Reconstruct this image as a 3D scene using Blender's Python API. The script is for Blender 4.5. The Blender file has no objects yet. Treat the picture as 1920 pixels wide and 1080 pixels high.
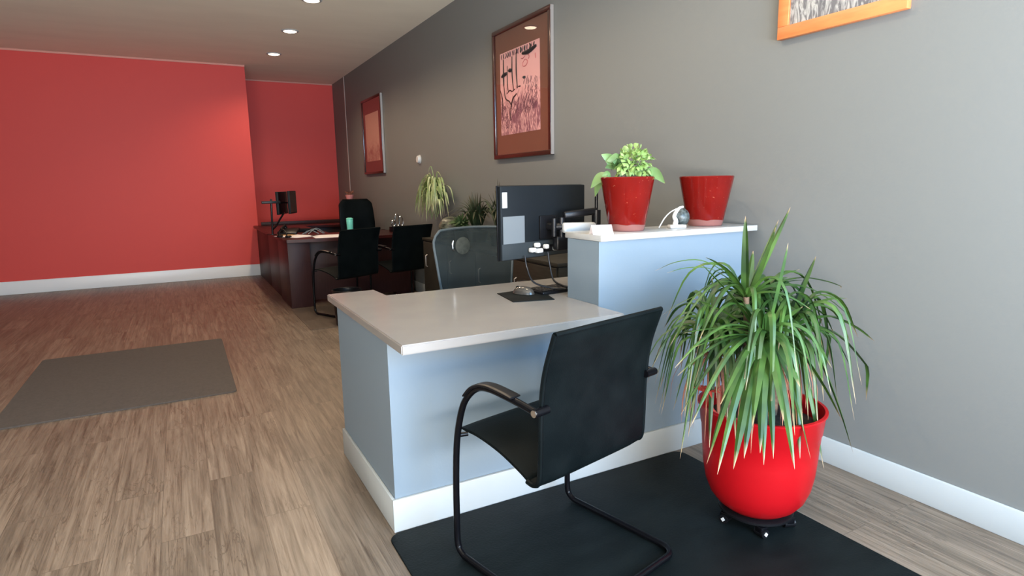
import bpy, bmesh, math, random
from mathutils import Vector, Matrix
PI = math.pi
sc = bpy.context.scene
C = sc.collection

# ------------------------------------------------------------------ camera
F, YAW, PITCH, ROLL, CH = 1134.76, 0.496153, 0.168838, -0.017170, 1.29
_f = Vector((math.sin(YAW)*math.cos(PITCH), math.cos(YAW)*math.cos(PITCH), -math.sin(PITCH)))
_r = Vector((math.cos(YAW), -math.sin(YAW), 0)); _u = _r.cross(_f)
_R = math.cos(ROLL)*_r + math.sin(ROLL)*_u; _U = -math.sin(ROLL)*_r + math.cos(ROLL)*_u
cam_d = bpy.data.cameras.new('camera'); cam = bpy.data.objects.new('camera', cam_d); C.objects.link(cam)
cam_d.sensor_width = 36; cam_d.lens = F*36/1920; cam_d.clip_start = 0.05; cam_d.clip_end = 60
m = Matrix((_R, _U, -_f)).transposed().to_4x4(); m.translation = (0, 0, CH); cam.matrix_world = m
sc.camera = cam
def at(px, py, x=None, y=None, z=None):
    """world point where a line of sight through the photo meets a plane x, y or z = const"""
    d = _f + _R*(px-960)/F - _U*(py-540)/F; o = Vector((0, 0, CH))
    t = (x-o.x)/d.x if x is not None else (y-o.y)/d.y if y is not None else (z-o.z)/d.z
    return o + d*t

# ------------------------------------------------------------------ world, exposure, daylight, fill lamps
w = bpy.data.worlds.new('sky'); sc.world = w; w.use_nodes = True
bg = w.node_tree.nodes['Background']; bg.inputs[0].default_value = (0.55, 0.78, 1.0, 1); bg.inputs[1].default_value = 1.6
vs = sc.view_settings; vs.view_transform = 'Standard'; vs.look = 'None'; vs.gamma = 1; vs.use_curve_mapping = False
vs.exposure = 0.0
def area(name, loc, rot, sx, sy, power, col):
    l = bpy.data.lights.new(name, 'AREA'); l.shape = 'RECTANGLE'; l.size = sx; l.size_y = sy; l.energy = power; l.color = col
    o = bpy.data.objects.new(name, l); C.objects.link(o); o.location = loc; o.rotation_euler = rot; return o
# daylight entering through the shop window behind the camera
area('window_daylight', (1.50, -1.22, 1.65), (math.radians(90), 0, 0), 1.8, 2.0, 215, (0.25, 0.59, 1.0))
area('window_daylight_left', (-1.75, -1.22, 1.5), (math.radians(90), 0, 0), 1.9, 2.1, 55, (0.50, 0.76, 1.0))  # added fill lamp for the far red walls, set at the added left window
# added fill lamp inside the windows, tilted up to brighten the ceiling
area('pavement_bounce', (0.0, -1.22, 0.95), (math.radians(140), 0, 0), 4.8, 0.6, 530, (1.0, 0.86, 0.72))

# ------------------------------------------------------------------ materials
def mat(name, col, rough=0.6, metal=0.0, spec=0.5, noise=None, bump=None, emit=None, coat=0, sheen=0):
    mt = bpy.data.materials.new(name); mt.use_nodes = True; nt = mt.node_tree; b = nt.nodes['Principled BSDF']
    b.inputs['Base Color'].default_value = (*col, 1); b.inputs['Roughness'].default_value = rough
    b.inputs['Metallic'].default_value = metal; b.inputs['Specular IOR Level'].default_value = spec
    if coat: b.inputs['Coat Weight'].default_value = coat; b.inputs['Coat Roughness'].default_value = 0.08
    if emit: b.inputs['Emission Color'].default_value = (*emit[0], 1); b.inputs['Emission Strength'].default_value = emit[1]
    tc = nt.nodes.new('ShaderNodeTexCoord')
    if noise:
        col2, scale, det = noise[:3]; stretch = noise[3] if len(noise) > 3 else (1, 1, 1)
        mp = nt.nodes.new('ShaderNodeMapping'); mp.inputs['Scale'].default_value = stretch
        n = nt.nodes.new('ShaderNodeTexNoise'); n.inputs['Scale'].default_value = scale; n.inputs['Detail'].default_value = det
        mx = nt.nodes.new('ShaderNodeMix'); mx.data_type = 'RGBA'
        rp = nt.nodes.new('ShaderNodeMapRange'); rp.inputs[1].default_value = 0.35; rp.inputs[2].default_value = 0.68
        nt.links.new(tc.outputs['Object'], mp.inputs[0]); nt.links.new(mp.outputs[0], n.inputs['Vector'])
        nt.links.new(n.outputs[0], rp.inputs[0]); nt.links.new(rp.outputs[0], mx.inputs[0])
        mx.inputs[6].default_value = (*col, 1); mx.inputs[7].default_value = (*col2, 1)
        nt.links.new(mx.outputs[2], b.inputs['Base Color'])
    if bump:
        s, st = bump[:2]
        n2 = nt.nodes.new('ShaderNodeTexNoise'); n2.inputs['Scale'].default_value = s; n2.inputs['Detail'].default_value = 3
        bp = nt.nodes.new('ShaderNodeBump'); bp.inputs['Strength'].default_value = st; bp.inputs['Distance'].default_value = 0.002
        nt.links.new(tc.outputs['Object'], n2.inputs['Vector']); nt.links.new(n2.outputs[0], bp.inputs['Height'])
        nt.links.new(bp.outputs[0], b.inputs['Normal'])
    return mt
M = {}
M['grey_wall'] = mat('grey_wall_paint', (0.168, 0.176, 0.172), 0.55, spec=0.35, bump=(90, 0.15))
M['red_wall'] = mat('red_wall_paint', (0.60, 0.060, 0.050), 0.55, spec=0.3, bump=(90, 0.15))
M['ceiling'] = mat('ceiling_paint', (0.84, 0.79, 0.655), 0.85, spec=0.2, noise=((0.80, 0.75, 0.62), 2.2, 3, (0.5, 1.6, 1)))
M['white_trim'] = mat('white_trim_paint', (0.38, 0.405, 0.41), 0.4)
M['counter_paint'] = mat('counter_grey_paint', (0.175, 0.225, 0.272), 0.5, spec=0.3, bump=(110, 0.12))
M['laminate'] = mat('white_laminate', (0.255, 0.24, 0.228), 0.16, spec=0.5, noise=((0.27, 0.255, 0.24), 6, 2))
M['ledge'] = mat('pale_ledge_laminate', (0.40, 0.40, 0.39), 0.25)
M['mahogany'] = mat('mahogany_veneer', (0.026, 0.010, 0.010), 0.42, spec=0.18, noise=((0.034, 0.013, 0.013), 14, 5, (6, 6, 0.4)))
M['mahogany_top'] = mat('mahogany_veneer_top', (0.026, 0.005, 0.005), 0.3, spec=0.22, noise=((0.040, 0.008, 0.007), 10, 5, (1, 8, 1)))
M['walnut'] = mat('dark_brown_veneer', (0.034, 0.030, 0.024), 0.5, spec=0.2, noise=((0.025, 0.022, 0.017), 10, 4, (1, 1, 9)))
M['leather'] = mat('black_leather', (0.002, 0.0035, 0.004), 0.42, spec=0.08, bump=(260, 0.25), noise=((0.004, 0.006, 0.0065), 9, 3))
M['black_fabric'] = mat('black_fabric', (0.004, 0.005, 0.008), 0.75, spec=0.15, bump=(300, 0.3))
M['black_metal'] = mat('black_enamel_tube', (0.003, 0.003, 0.004), 0.22, spec=0.18)
M['black_plastic'] = mat('black_plastic', (0.005, 0.005, 0.006), 0.35, spec=0.25)
M['grey_plastic'] = mat('dark_grey_monitor_plastic', (0.007, 0.009, 0.011), 0.45, spec=0.15, bump=(400, 0.1))
M['pale_plastic'] = mat('pale_grey_plastic', (0.13, 0.145, 0.155), 0.4)
M['chrome'] = mat('chrome', (0.8, 0.8, 0.8), 0.12, metal=1.0)
M['silver'] = mat('brushed_silver', (0.36, 0.32, 0.29), 0.4, metal=0.5)
M['white_plastic'] = mat('white_plastic', (0.55, 0.55, 0.54), 0.35)
M['paper'] = mat('white_paper', (0.80, 0.76, 0.78), 0.8)
M['tan_paper'] = mat('tan_paper', (0.62, 0.36, 0.16), 0.8)
M['screen'] = mat('switched_off_screen', (0.006, 0.006, 0.008), 0.12)
M['mat_black'] = mat('black_vinyl_mat', (0.0035, 0.0055, 0.006), 0.5, spec=0.12, noise=((0.006, 0.009, 0.0095), 5, 6, (1, 2.5, 1)), bump=(120, 0.5))
M['mat_brown'] = mat('brown_carpet_mat', (0.075, 0.060, 0.052), 0.9, bump=(250, 0.5), noise=((0.062, 0.05, 0.043), 60, 3))
M['mat_far'] = mat('smoky_chair_mat', (0.125, 0.095, 0.072), 0.35, noise=((0.085, 0.066, 0.05), 5, 5, (6, 0.7, 1)))
M['frame_wood'] = mat('dark_frame_wood', (0.040, 0.010, 0.007), 0.28, coat=0.3)
M['frame_orange'] = mat('orange_frame_wood', (0.62, 0.22, 0.075), 0.4, noise=((0.56, 0.18, 0.06), 8, 4, (1, 1, 6)))
M['mount_rust'] = mat('rust_mount_board', (0.155, 0.056, 0.033), 0.75)
M['mount_red'] = mat('deep_red_mount_board', (0.105, 0.013, 0.009), 0.75)
M['ink'] = mat('black_ink', (0.010, 0.007, 0.008), 0.7)
M['ink_red'] = mat('rose_ink', (0.50, 0.14, 0.15), 0.7)
M['pot_plastic'] = mat('bright_red_plastic', (0.34, 0.004, 0.007), 0.36, spec=0.2)
M['pot_shade'] = mat('soil', (0.020, 0.013, 0.009), 0.95, noise=((0.05, 0.03, 0.02), 60, 4), bump=(60, 1.0))  # dark brown soil, shared by all the pots
M['stem'] = mat('woody_stem', (0.14, 0.085, 0.05), 0.8, noise=((0.22, 0.14, 0.09), 30, 4, (1, 1, 4)), bump=(80, 0.8))
M['green_stem'] = mat('green_stem', (0.16, 0.26, 0.08), 0.5)
M['dead_leaf'] = mat('dried_leaf', (0.33, 0.13, 0.075), 0.7)
M['pink'] = mat('pink_ceramic', (0.70, 0.26, 0.24), 0.4)
M['teal'] = mat('mint_plastic', (0.17, 0.62, 0.48), 0.35)
M['dark_ball'] = mat('dark_woven_wire', (0.012, 0.018, 0.018), 0.4, noise=((0.10, 0.12, 0.12), 70, 3))
M['lamp_lens'] = mat('lit_lamp_lens', (1, 1, 1), 0.5, emit=((1.0, 0.80, 0.58), 9.0))
M['marbled'] = mat('striped_black_pot_glaze', (0.006, 0.007, 0.005), 0.35, noise=((0.14, 0.15, 0.11), 22, 3, (1, 1, 3.5)))

def glazed_pot():
    """red glaze, bare pinkish clay band at the foot, small pale flecks in the glaze"""
    mt = mat('red_glazed_ceramic', (0.25, 0.015, 0.010), 0.13, spec=0.2); nt = mt.node_tree; b = nt.nodes['Principled BSDF']
    tc = nt.nodes['Texture Coordinate']; sp = nt.nodes.new('ShaderNodeSeparateXYZ'); nt.links.new(tc.outputs['Object'], sp.inputs[0])
    n = nt.nodes.new('ShaderNodeTexNoise'); n.inputs['Scale'].default_value = 95; n.inputs['Detail'].default_value = 5
    nt.links.new(tc.outputs['Object'], n.inputs['Vector'])
    r = nt.nodes.new('ShaderNodeMapRange'); r.inputs[1].default_value = 0.66; r.inputs[2].default_value = 0.80
    nt.links.new(n.outputs[0], r.inputs[0])
    n3 = nt.nodes.new('ShaderNodeTexNoise'); n3.inputs['Scale'].default_value = 12; nt.links.new(tc.outputs['Object'], n3.inputs['Vector'])
    base = nt.nodes.new('ShaderNodeMix'); base.data_type = 'RGBA'; base.inputs[6].default_value = (0.10, 0.004, 0.003, 1); base.inputs[7].default_value = (0.155, 0.007, 0.005, 1)
    nt.links.new(n3.outputs[0], base.inputs[0])
    m1 = nt.nodes.new('ShaderNodeMix'); m1.data_type = 'RGBA'; m1.inputs[7].default_value = (0.40, 0.10, 0.06, 1)
    nt.links.new(r.outputs[0], m1.inputs[0]); nt.links.new(base.outputs[2], m1.inputs[6])
    add = nt.nodes.new('ShaderNodeMath'); add.operation = 'MULTIPLY_ADD'; add.inputs[1].default_value = 0.02; nt.links.new(n3.outputs[0], add.inputs[0]); nt.links.new(sp.outputs[2], add.inputs[2])
    lt = nt.nodes.new('ShaderNodeMath'); lt.operation = 'LESS_THAN'; lt.inputs[1].default_value = 0.040; nt.links.new(add.outputs[0], lt.inputs[0])
    m2 = nt.nodes.new('ShaderNodeMix'); m2.data_type = 'RGBA'; m2.inputs[7].default_value = (0.20, 0.085, 0.075, 1)
    nt.links.new(lt.outputs[0], m2.inputs[0]); nt.links.new(m1.outputs[2], m2.inputs[6]); nt.links.new(m2.outputs[2], b.inputs['Base Color'])
    return mt
M['glaze'] = glazed_pot()

def leaf_mat(name, c1, c2, tip, t0, t1, rough=0.42):
    """two greens by noise, dry colour towards the tip (attribute t runs 0..1 along each leaf)"""
    mt = mat(name, c1, rough, noise=(c2, 9, 2)); nt = mt.node_tree; b = nt.nodes['Principled BSDF']
    src = b.inputs['Base Color'].links[0].from_socket
    a = nt.nodes.new('ShaderNodeAttribute'); a.attribute_name = 't'
    r = nt.nodes.new('ShaderNodeMapRange'); r.inputs[1].default_value = t0; r.inputs[2].default_value = t1
    nt.links.new(a.outputs['Fac'], r.inputs[0])
    mx = nt.nodes.new('ShaderNodeMix'); mx.data_type = 'RGBA'; mx.inputs[7].default_value = (*tip, 1)
    nt.links.new(r.outputs[0], mx.inputs[0]); nt.links.new(src, mx.inputs[6]); nt.links.new(mx.outputs[2], b.inputs['Base Color'])
    tr = nt.nodes.new('ShaderNodeBsdfTranslucent'); nt.links.new(mx.outputs[2], tr.inputs[0])
    ms = nt.nodes.new('ShaderNodeMixShader'); ms.inputs[0].default_value = 0.12
    out = nt.nodes['Material Output']; nt.links.new(b.outputs[0], ms.inputs[1]); nt.links.new(tr.outputs[0], ms.inputs[2]); nt.links.new(ms.outputs[0], out.inputs[0])
    return mt
M['dracaena'] = leaf_mat('dracaena_leaf', (0.013, 0.044, 0.010), (0.055, 0.128, 0.020), (0.42, 0.28, 0.17), 0.90, 1.0)
M['herb'] = leaf_mat('bright_green_leaf', (0.17, 0.31, 0.07), (0.36, 0.50, 0.20), (0.40, 0.5, 0.2), 0.9, 1.0)
M['big_leaf'] = leaf_mat('variegated_leaf', (0.075, 0.16, 0.050), (0.22, 0.36, 0.14), (0.2, 0.2, 0.08), 0.95, 1.0)
M['spider'] = leaf_mat('pale_spider_leaf', (0.22, 0.30, 0.10), (0.46, 0.50, 0.27), (0.5, 0.45, 0.3), 0.85, 1.0)
M['fern_leaf'] = leaf_mat('fern_leaf', (0.030, 0.065, 0.020), (0.10, 0.16, 0.065), (0.1, 0.12, 0.05), 0.9, 1.0)
M['dark_leaf'] = leaf_mat('dark_spiky_leaf', (0.012, 0.024, 0.012), (0.045, 0.070, 0.028), (0.08, 0.06, 0.035), 0.6, 1.0)

def glass_mat():
    mt = bpy.data.materials.new('picture_glass'); mt.use_nodes = True; nt = mt.node_tree; nt.nodes.remove(nt.nodes['Principled BSDF'])
    out = nt.nodes['Material Output']; t = nt.nodes.new('ShaderNodeBsdfTransparent'); g = nt.nodes.new('ShaderNodeBsdfGlossy'); g.inputs['Roughness'].default_value = 0.015
    lw = nt.nodes.new('ShaderNodeLayerWeight'); lw.inputs[0].default_value = 0.5; p5 = nt.nodes.new('ShaderNodeMath'); p5.operation = 'POWER'; p5.inputs[1].default_value = 5
    f = nt.nodes.new('ShaderNodeMath'); f.operation = 'MULTIPLY_ADD'; f.inputs[1].default_value = 0.96; f.inputs[2].default_value = 0.04; ms = nt.nodes.new('ShaderNodeMixShader')
    nt.links.new(lw.outputs['Facing'], p5.inputs[0]); nt.links.new(p5.outputs[0], f.inputs[0]); nt.links.new(f.outputs[0], ms.inputs[0]); nt.links.new(t.outputs[0], ms.inputs[1]); nt.links.new(g.outputs[0], ms.inputs[2]); nt.links.new(ms.outputs[0], out.inputs[0])
    return mt
M['glass'] = glass_mat()

def mesh_fabric():
    mt = mat('grey_chair_mesh', (0.020, 0.028, 0.031), 0.75, spec=0.1, noise=((0.028, 0.038, 0.041), 25, 4)); nt = mt.node_tree; b = nt.nodes['Principled BSDF']
    t = nt.nodes.new('ShaderNodeBsdfTransparent'); ms = nt.nodes.new('ShaderNodeMixShader'); ms.inputs[0].default_value = 0.88
    out = nt.nodes['Material Output']; nt.links.new(t.outputs[0], ms.inputs[1]); nt.links.new(b.outputs[0], ms.inputs[2]); nt.links.new(ms.outputs[0], out.inputs[0])
    return mt
M['mesh'] = mesh_fabric()

def floor_mat():
    mt = bpy.data.materials.new('oak_vinyl_planks'); mt.use_nodes = True; nt = mt.node_tree; b = nt.nodes['Principled BSDF']; N = nt.nodes.new; L = nt.links.new
    tc = N('ShaderNodeTexCoord'); mp = N('ShaderNodeMapping'); mp.inputs['Rotation'].default_value = (0, 0, PI/2); L(tc.outputs['Object'], mp.inputs[0])
    br = N('ShaderNodeTexBrick'); br.inputs['Scale'].default_value = 1; br.inputs['Brick Width'].default_value = 1.22; br.inputs['Row Height'].default_value = 0.18
    br.inputs['Mortar Size'].default_value = 0.0012; br.inputs['Mortar Smooth'].default_value = 0.1; br.inputs['Bias'].default_value = 0
    br.offset = 0.37; br.offset_frequency = 2
    br.inputs['Color1'].default_value = (0.0, 0.0, 0.0, 1); br.inputs['Color2'].default_value = (1, 1, 1, 1); br.inputs['Mortar'].default_value = (0.5, 0.5, 0.5, 1)
    L(mp.outputs[0], br.inputs['Vector'])
    # grain coordinates shifted per plank
    sep = N('ShaderNodeVectorMath'); sep.operation = 'MULTIPLY_ADD'; sep.inputs[1].default_value = (7, 3, 5)
    L(br.outputs['Color'], sep.inputs[0]); L(tc.outputs['Object'], sep.inputs[2])
    g1 = N('ShaderNodeMapping'); g1.inputs['Scale'].default_value = (34, 1.1, 1); L(sep.outputs[0], g1.inputs[0])
    n1 = N('ShaderNodeTexNoise'); n1.inputs['Scale'].default_value = 1.6; n1.inputs['Detail'].default_value = 12; n1.inputs['Roughness'].default_value = 0.72; n1.inputs['Distortion'].default_value = 1.0; L(g1.outputs[0], n1.inputs['Vector'])
    g2 = N('ShaderNodeMapping'); g2.inputs['Scale'].default_value = (11, 0.9, 1); L(sep.outputs[0], g2.inputs[0])
    n2 = N('ShaderNodeTexNoise'); n2.inputs['Scale'].default_value = 1.5; n2.inputs['Detail'].default_value = 5; n2.inputs['Distortion'].default_value = 1.6; L(g2.outputs[0], n2.inputs['Vector'])
    r1 = N('ShaderNodeValToRGB'); e = r1.color_ramp.elements
    e[0].position = 0.30; e[0].color = (0.058, 0.038, 0.026, 1); e[1].position = 0.72; e[1].color = (0.245, 0.200, 0.155, 1)
    k = r1.color_ramp.elements.new(0.47); k.color = (0.160, 0.124, 0.093, 1)
    L(n1.outputs[0], r1.inputs[0])
    r2 = N('ShaderNodeValToRGB'); e = r2.color_ramp.elements; e[0].position = 0.36; e[0].color = (0.74, 0.72, 0.70, 1); e[1].position = 0.60; e[1].color = (1.10, 1.08, 1.06, 1)
    L(n2.outputs[0], r2.inputs[0])
    mu = N('ShaderNodeMix'); mu.data_type = 'RGBA'; mu.blend_type = 'MULTIPLY'; mu.inputs[0].default_value = 1; L(r1.outputs[0], mu.inputs[6]); L(r2.outputs[0], mu.inputs[7])
    pr = N('ShaderNodeMapRange'); pr.inputs[3].default_value = 0.86; pr.inputs[4].default_value = 1.12; L(br.outputs['Color'], pr.inputs[0])
    cb = N('ShaderNodeCombineColor'); [L(pr.outputs[0], cb.inputs[i]) for i in range(3)]
    m2 = N('ShaderNodeMix'); m2.data_type = 'RGBA'; m2.blend_type = 'MULTIPLY'; m2.inputs[0].default_value = 1; L(mu.outputs[2], m2.inputs[6]); L(cb.outputs[0], m2.inputs[7])
    g3 = N('ShaderNodeMapping'); g3.inputs['Scale'].default_value = (6.5, 0.8, 1); L(sep.outputs[0], g3.inputs[0])
    n3 = N('ShaderNodeTexNoise'); n3.inputs['Scale'].default_value = 1.7; n3.inputs['Detail'].default_value = 5; n3.inputs['Distortion'].default_value = 3.0; L(g3.outputs[0], n3.inputs['Vector'])
    a1 = N('ShaderNodeMath'); a1.operation = 'SUBTRACT'; a1.inputs[1].default_value = 0.5; L(n3.outputs[0], a1.inputs[0])
    a2 = N('ShaderNodeMath'); a2.operation = 'ABSOLUTE'; L(a1.outputs[0], a2.inputs[0])
    a3 = N('ShaderNodeMapRange'); a3.inputs[1].default_value = 0.0; a3.inputs[2].default_value = 0.022; a3.inputs[3].default_value = 0.62; a3.inputs[4].default_value = 0.0; L(a2.outputs[0], a3.inputs[0])
    n4 = N('ShaderNodeTexNoise'); n4.inputs['Scale'].default_value = 2.2; L(sep.outputs[0], n4.inputs['Vector'])
    a4 = N('ShaderNodeMapRange'); a4.inputs[1].default_value = 0.42; a4.inputs[2].default_value = 0.60; L(n4.outputs[0], a4.inputs[0])
    a5 = N('ShaderNodeMath'); a5.operation = 'MULTIPLY'; L(a3.outputs[0], a5.inputs[0]); L(a4.outputs[0], a5.inputs[1])
    m2b = N('ShaderNodeMix'); m2b.data_type = 'RGBA'; m2b.inputs[7].default_value = (0.055, 0.036, 0.024, 1); L(a5.outputs[0], m2b.inputs[0]); L(m2.outputs[2], m2b.inputs[6]); m2 = m2b
    m3 = N('ShaderNodeMix'); m3.data_type = 'RGBA'; m3.inputs[7].default_value = (0.07, 0.048, 0.034, 1); L(m2.outputs[2], m3.inputs[6])
    fm = N('ShaderNodeMath'); fm.operation = 'MULTIPLY'; fm.inputs[1].default_value = 0.6; L(br.outputs['Fac'], fm.inputs[0]); L(fm.outputs[0], m3.inputs[0])
    L(m3.outputs[2], b.inputs['Base Color']); b.inputs['Roughness'].default_value = 0.42
    bp = N('ShaderNodeBump'); bp.inputs['Strength'].default_value = 0.25; bp.inputs['Distance'].default_value = 0.002; L(n1.outputs[0], bp.inputs['Height']); L(bp.outputs[0], b.inputs['Normal'])
    return mt
M['floor'] = floor_mat()

def print_mat(name, paper, ink, low):
    """drawing paper with scribbled shading; low = height (object z) below which the scribble thickens"""
    mt = bpy.data.materials.new(name); mt.use_nodes = True; nt = mt.node_tree; b = nt.nodes['Principled BSDF']; N = nt.nodes.new; L = nt.links.new
    tc = N('ShaderNodeTexCoord'); mp = N('ShaderNodeMapping'); mp.inputs['Scale'].default_value = (1, 34, 9); mp.inputs['Rotation'].default_value = (0.35, 0, 0); L(tc.outputs['Object'], mp.inputs[0])
    n = N('ShaderNodeTexNoise'); n.inputs['Scale'].default_value = 1.4; n.inputs['Detail'].default_value = 6; n.inputs['Distortion'].default_value = 1.6; L(mp.outputs[0], n.inputs['Vector'])
    n2 = N('ShaderNodeTexNoise'); n2.inputs['Scale'].default_value = 6; L(tc.outputs['Object'], n2.inputs['Vector'])
    sp = N('ShaderNodeSeparateXYZ'); L(tc.outputs['Object'], sp.inputs[0])
    h = N('ShaderNodeMapRange'); h.inputs[1].default_value = low-0.12; h.inputs[2].default_value = low+0.10; h.inputs[3].default_value = 0.10; h.inputs[4].default_value = -0.16; L(sp.outputs[2], h.inputs[0])
    s = N('ShaderNodeMath'); s.operation = 'ADD'; L(n.outputs[0], s.inputs[0]); L(h.outputs[0], s.inputs[1])
    s2 = N('ShaderNodeMath'); s2.operation = 'MULTIPLY_ADD'; s2.inputs[1].default_value = 0.35; s2.inputs[2].default_value = -0.17; L(n2.outputs[0], s2.inputs[0])
    s3 = N('ShaderNodeMath'); s3.operation = 'ADD'; L(s.outputs[0], s3.inputs[0]); L(s2.outputs[0], s3.inputs[1])
    r = N('ShaderNodeMapRange'); r.inputs[1].default_value = 0.50; r.inputs[2].default_value = 0.66; L(s3.outputs[0], r.inputs[0])
    mx = N('ShaderNodeMix'); mx.data_type = 'RGBA'; mx.inputs[6].default_value = (*paper, 1); mx.inputs[7].default_value = (*ink, 1); L(r.outputs[0], mx.inputs[0])
    L(mx.outputs[2], b.inputs['Base Color']); b.inputs['Roughness'].default_value = 0.8
    return mt
M['print_pink'] = print_mat('pink_drawing_paper', (0.74, 0.40, 0.40), (0.20, 0.075, 0.11), 0.0)
M['print_rust'] = print_mat('faded_rose_drawing_paper', (0.56, 0.31, 0.245), (0.30, 0.11, 0.095), -0.1)
M['print_grey'] = print_mat('grey_drawing_paper', (0.46, 0.46, 0.45), (0.14, 0.14, 0.15), 0.3)

# ------------------------------------------------------------------ mesh helpers
def obj(name, bm, material, parent=None, smooth=True, angle=40):
    me = bpy.data.meshes.new(name); bmesh.ops.recalc_face_normals(bm, faces=bm.faces[:]) if not getattr(bm, '_keep', False) else None
    bm.to_mesh(me); bm.free()
    me.materials.append(M[material] if isinstance(material, str) else material)
    if smooth:
        me.polygons.foreach_set('use_smooth', [True]*len(me.polygons)); me.set_sharp_from_angle(angle=math.radians(angle))
    o = bpy.data.objects.new(name, me); C.objects.link(o)
    if parent:
        o.parent = parent
        if name == 'foliage':      # leaves bend aside where they would meet the wall
            for v in me.vertices: v.co.x = min(v.co.x, 2.495-parent.location.x)
    return o
def tag(o, label, cat, group=None):
    o['label'] = label; o['category'] = cat
    if group: o['group'] = group
    return o
def thing(name, label, cat, loc=(0, 0, 0), rotz=0, group=None):
    o = bpy.data.objects.new(name, None); C.objects.link(o); o.empty_display_size = 0.1
    o.location = loc; o.rotation_euler = (0, 0, rotz); return tag(o, label, cat, group)
def struct(name, bm, m, **k):
    o = obj(name, bm, m, **k); o['kind'] = 'structure'; return o
def B(): return bmesh.new()
def box(bm, x0, x1, y0, y1, z0, z1, bev=0, seg=2, mtx=None):
    r = bmesh.ops.create_cube(bm, size=1); vs_ = r['verts']
    for v in vs_: v.co = Vector((x0+(x1-x0)*(v.co.x+.5), y0+(y1-y0)*(v.co.y+.5), z0+(z1-z0)*(v.co.z+.5)))
    fs = set(f for v in vs_ for f in v.link_faces); vv = list(vs_)
    if bev:
        es = list(set(e for v in vs_ for e in v.link_edges))
        r = bmesh.ops.bevel(bm, geom=es, offset=bev, segments=seg, affect='EDGES', profile=0.5); vv = list(set(v for f in r['faces'] for v in f.verts) | set(v for v in vs_ if v.is_valid))
    if mtx is not None: bmesh.ops.transform(bm, matrix=mtx, verts=vv)
    return bm
def smoothpath(pts, n=6, closed=False):
    """Catmull-Rom through points"""
    P = [Vector(p) for p in pts]; out = []
    for i in range(len(P)-1):
        p0 = P[i-1] if i else P[0]*2-P[1]; p1 = P[i]; p2 = P[i+1]; p3 = P[i+2] if i+2 < len(P) else P[-1]*2-P[-2]
        for k in range(n):
            t = k/n; out.append(0.5*((2*p1)+(-p0+p2)*t+(2*p0-5*p1+4*p2-p3)*t*t+(-p0+3*p1-3*p2+p3)*t**3))
    out.append(P[-1]); return out
def tube(bm, path, r, n=10, cap=True, closed=False, rx=None):
    P = [Vector(p) for p in path]; rings = []; prev = None
    for i, p in enumerate(P):
        if closed: t = P[(i+1) % len(P)]-P[i-1]
        else: t = (P[min(i+1, len(P)-1)]-P[max(i-1, 0)])
        t.normalize()
        if prev is None:
            a = Vector((0, 0, 1)) if abs(t.z) < 0.9 else Vector((1, 0, 0)); u = t.cross(a).normalized()
        else: u = (prev - t*prev.dot(t)).normalized()
        prev = u; v = t.cross(u); rr = r(i/(len(P)-1)) if callable(r) else r
        rings.append([bm.verts.new(p + (u*math.cos(2*PI*k/n)+v*math.sin(2*PI*k/n))*rr) for k in range(n)])
    N_ = len(rings)
    for i in range(N_ if closed else N_-1):
        a, b = rings[i], rings[(i+1) % N_]
        for k in range(n): bm.faces.new((a[k], a[(k+1) % n], b[(k+1) % n], b[k]))
    if cap and not closed:
        bm.faces.new(rings[0][::-1]); bm.faces.new(rings[-1])
    return bm
def lathe(bm, prof, n=40, c=(0, 0, 0)):
    rings = []
    for r, z in prof:
        if r < 1e-6: rings.append([bm.verts.new((c[0], c[1], c[2]+z))])
        else: rings.append([bm.verts.new((c[0]+r*math.cos(2*PI*k/n), c[1]+r*math.sin(2*PI*k/n), c[2]+z)) for k in range(n)])
    for a, b in zip(rings, rings[1:]):
        for k in range(n):
            k2 = (k+1) % n
            if len(a) == 1 and len(b) == 1: continue
            if len(a) == 1: bm.faces.new((a[0], b[k2], b[k]))
            elif len(b) == 1: bm.faces.new((a[k], a[k2], b[0]))
            else: bm.faces.new((a[k], a[k2], b[k2], b[k]))
    return bm
def cyl(bm, p0, p1, r, n=20): return tube(bm, [p0, p1], r, n)
def prism(bm, poly, z0, z1, bev=0):
    vs_ = [bm.verts.new((x, y, z0)) for x, y in poly]; f = bm.faces.new(vs_)
    r = bmesh.ops.extrude_face_region(bm, geom=[f]); nv = [g for g in r['geom'] if isinstance(g, bmesh.types.BMVert)]
    for v in nv: v.co.z = z1
    if bev:
        bmesh.ops.recalc_face_normals(bm, faces=bm.faces[:])
        es = [e for e in bm.edges if len(e.link_faces) == 2 and e.calc_face_angle(0) > 0.6]
        bmesh.ops.bevel(bm, geom=es, offset=bev, segments=2, affect='EDGES')
    return bm
def rrect(x0, x1, y0, y1, r, n=5):
    out = []
    for cx, cy, a0 in ((x1-r, y1-r, 0), (x0+r, y1-r, PI/2), (x0+r, y0+r, PI), (x1-r, y0+r, 1.5*PI)):
        for k in range(n+1): out.append((cx+r*math.cos(a0+PI/2*k/n), cy+r*math.sin(a0+PI/2*k/n)))
    return out
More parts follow.
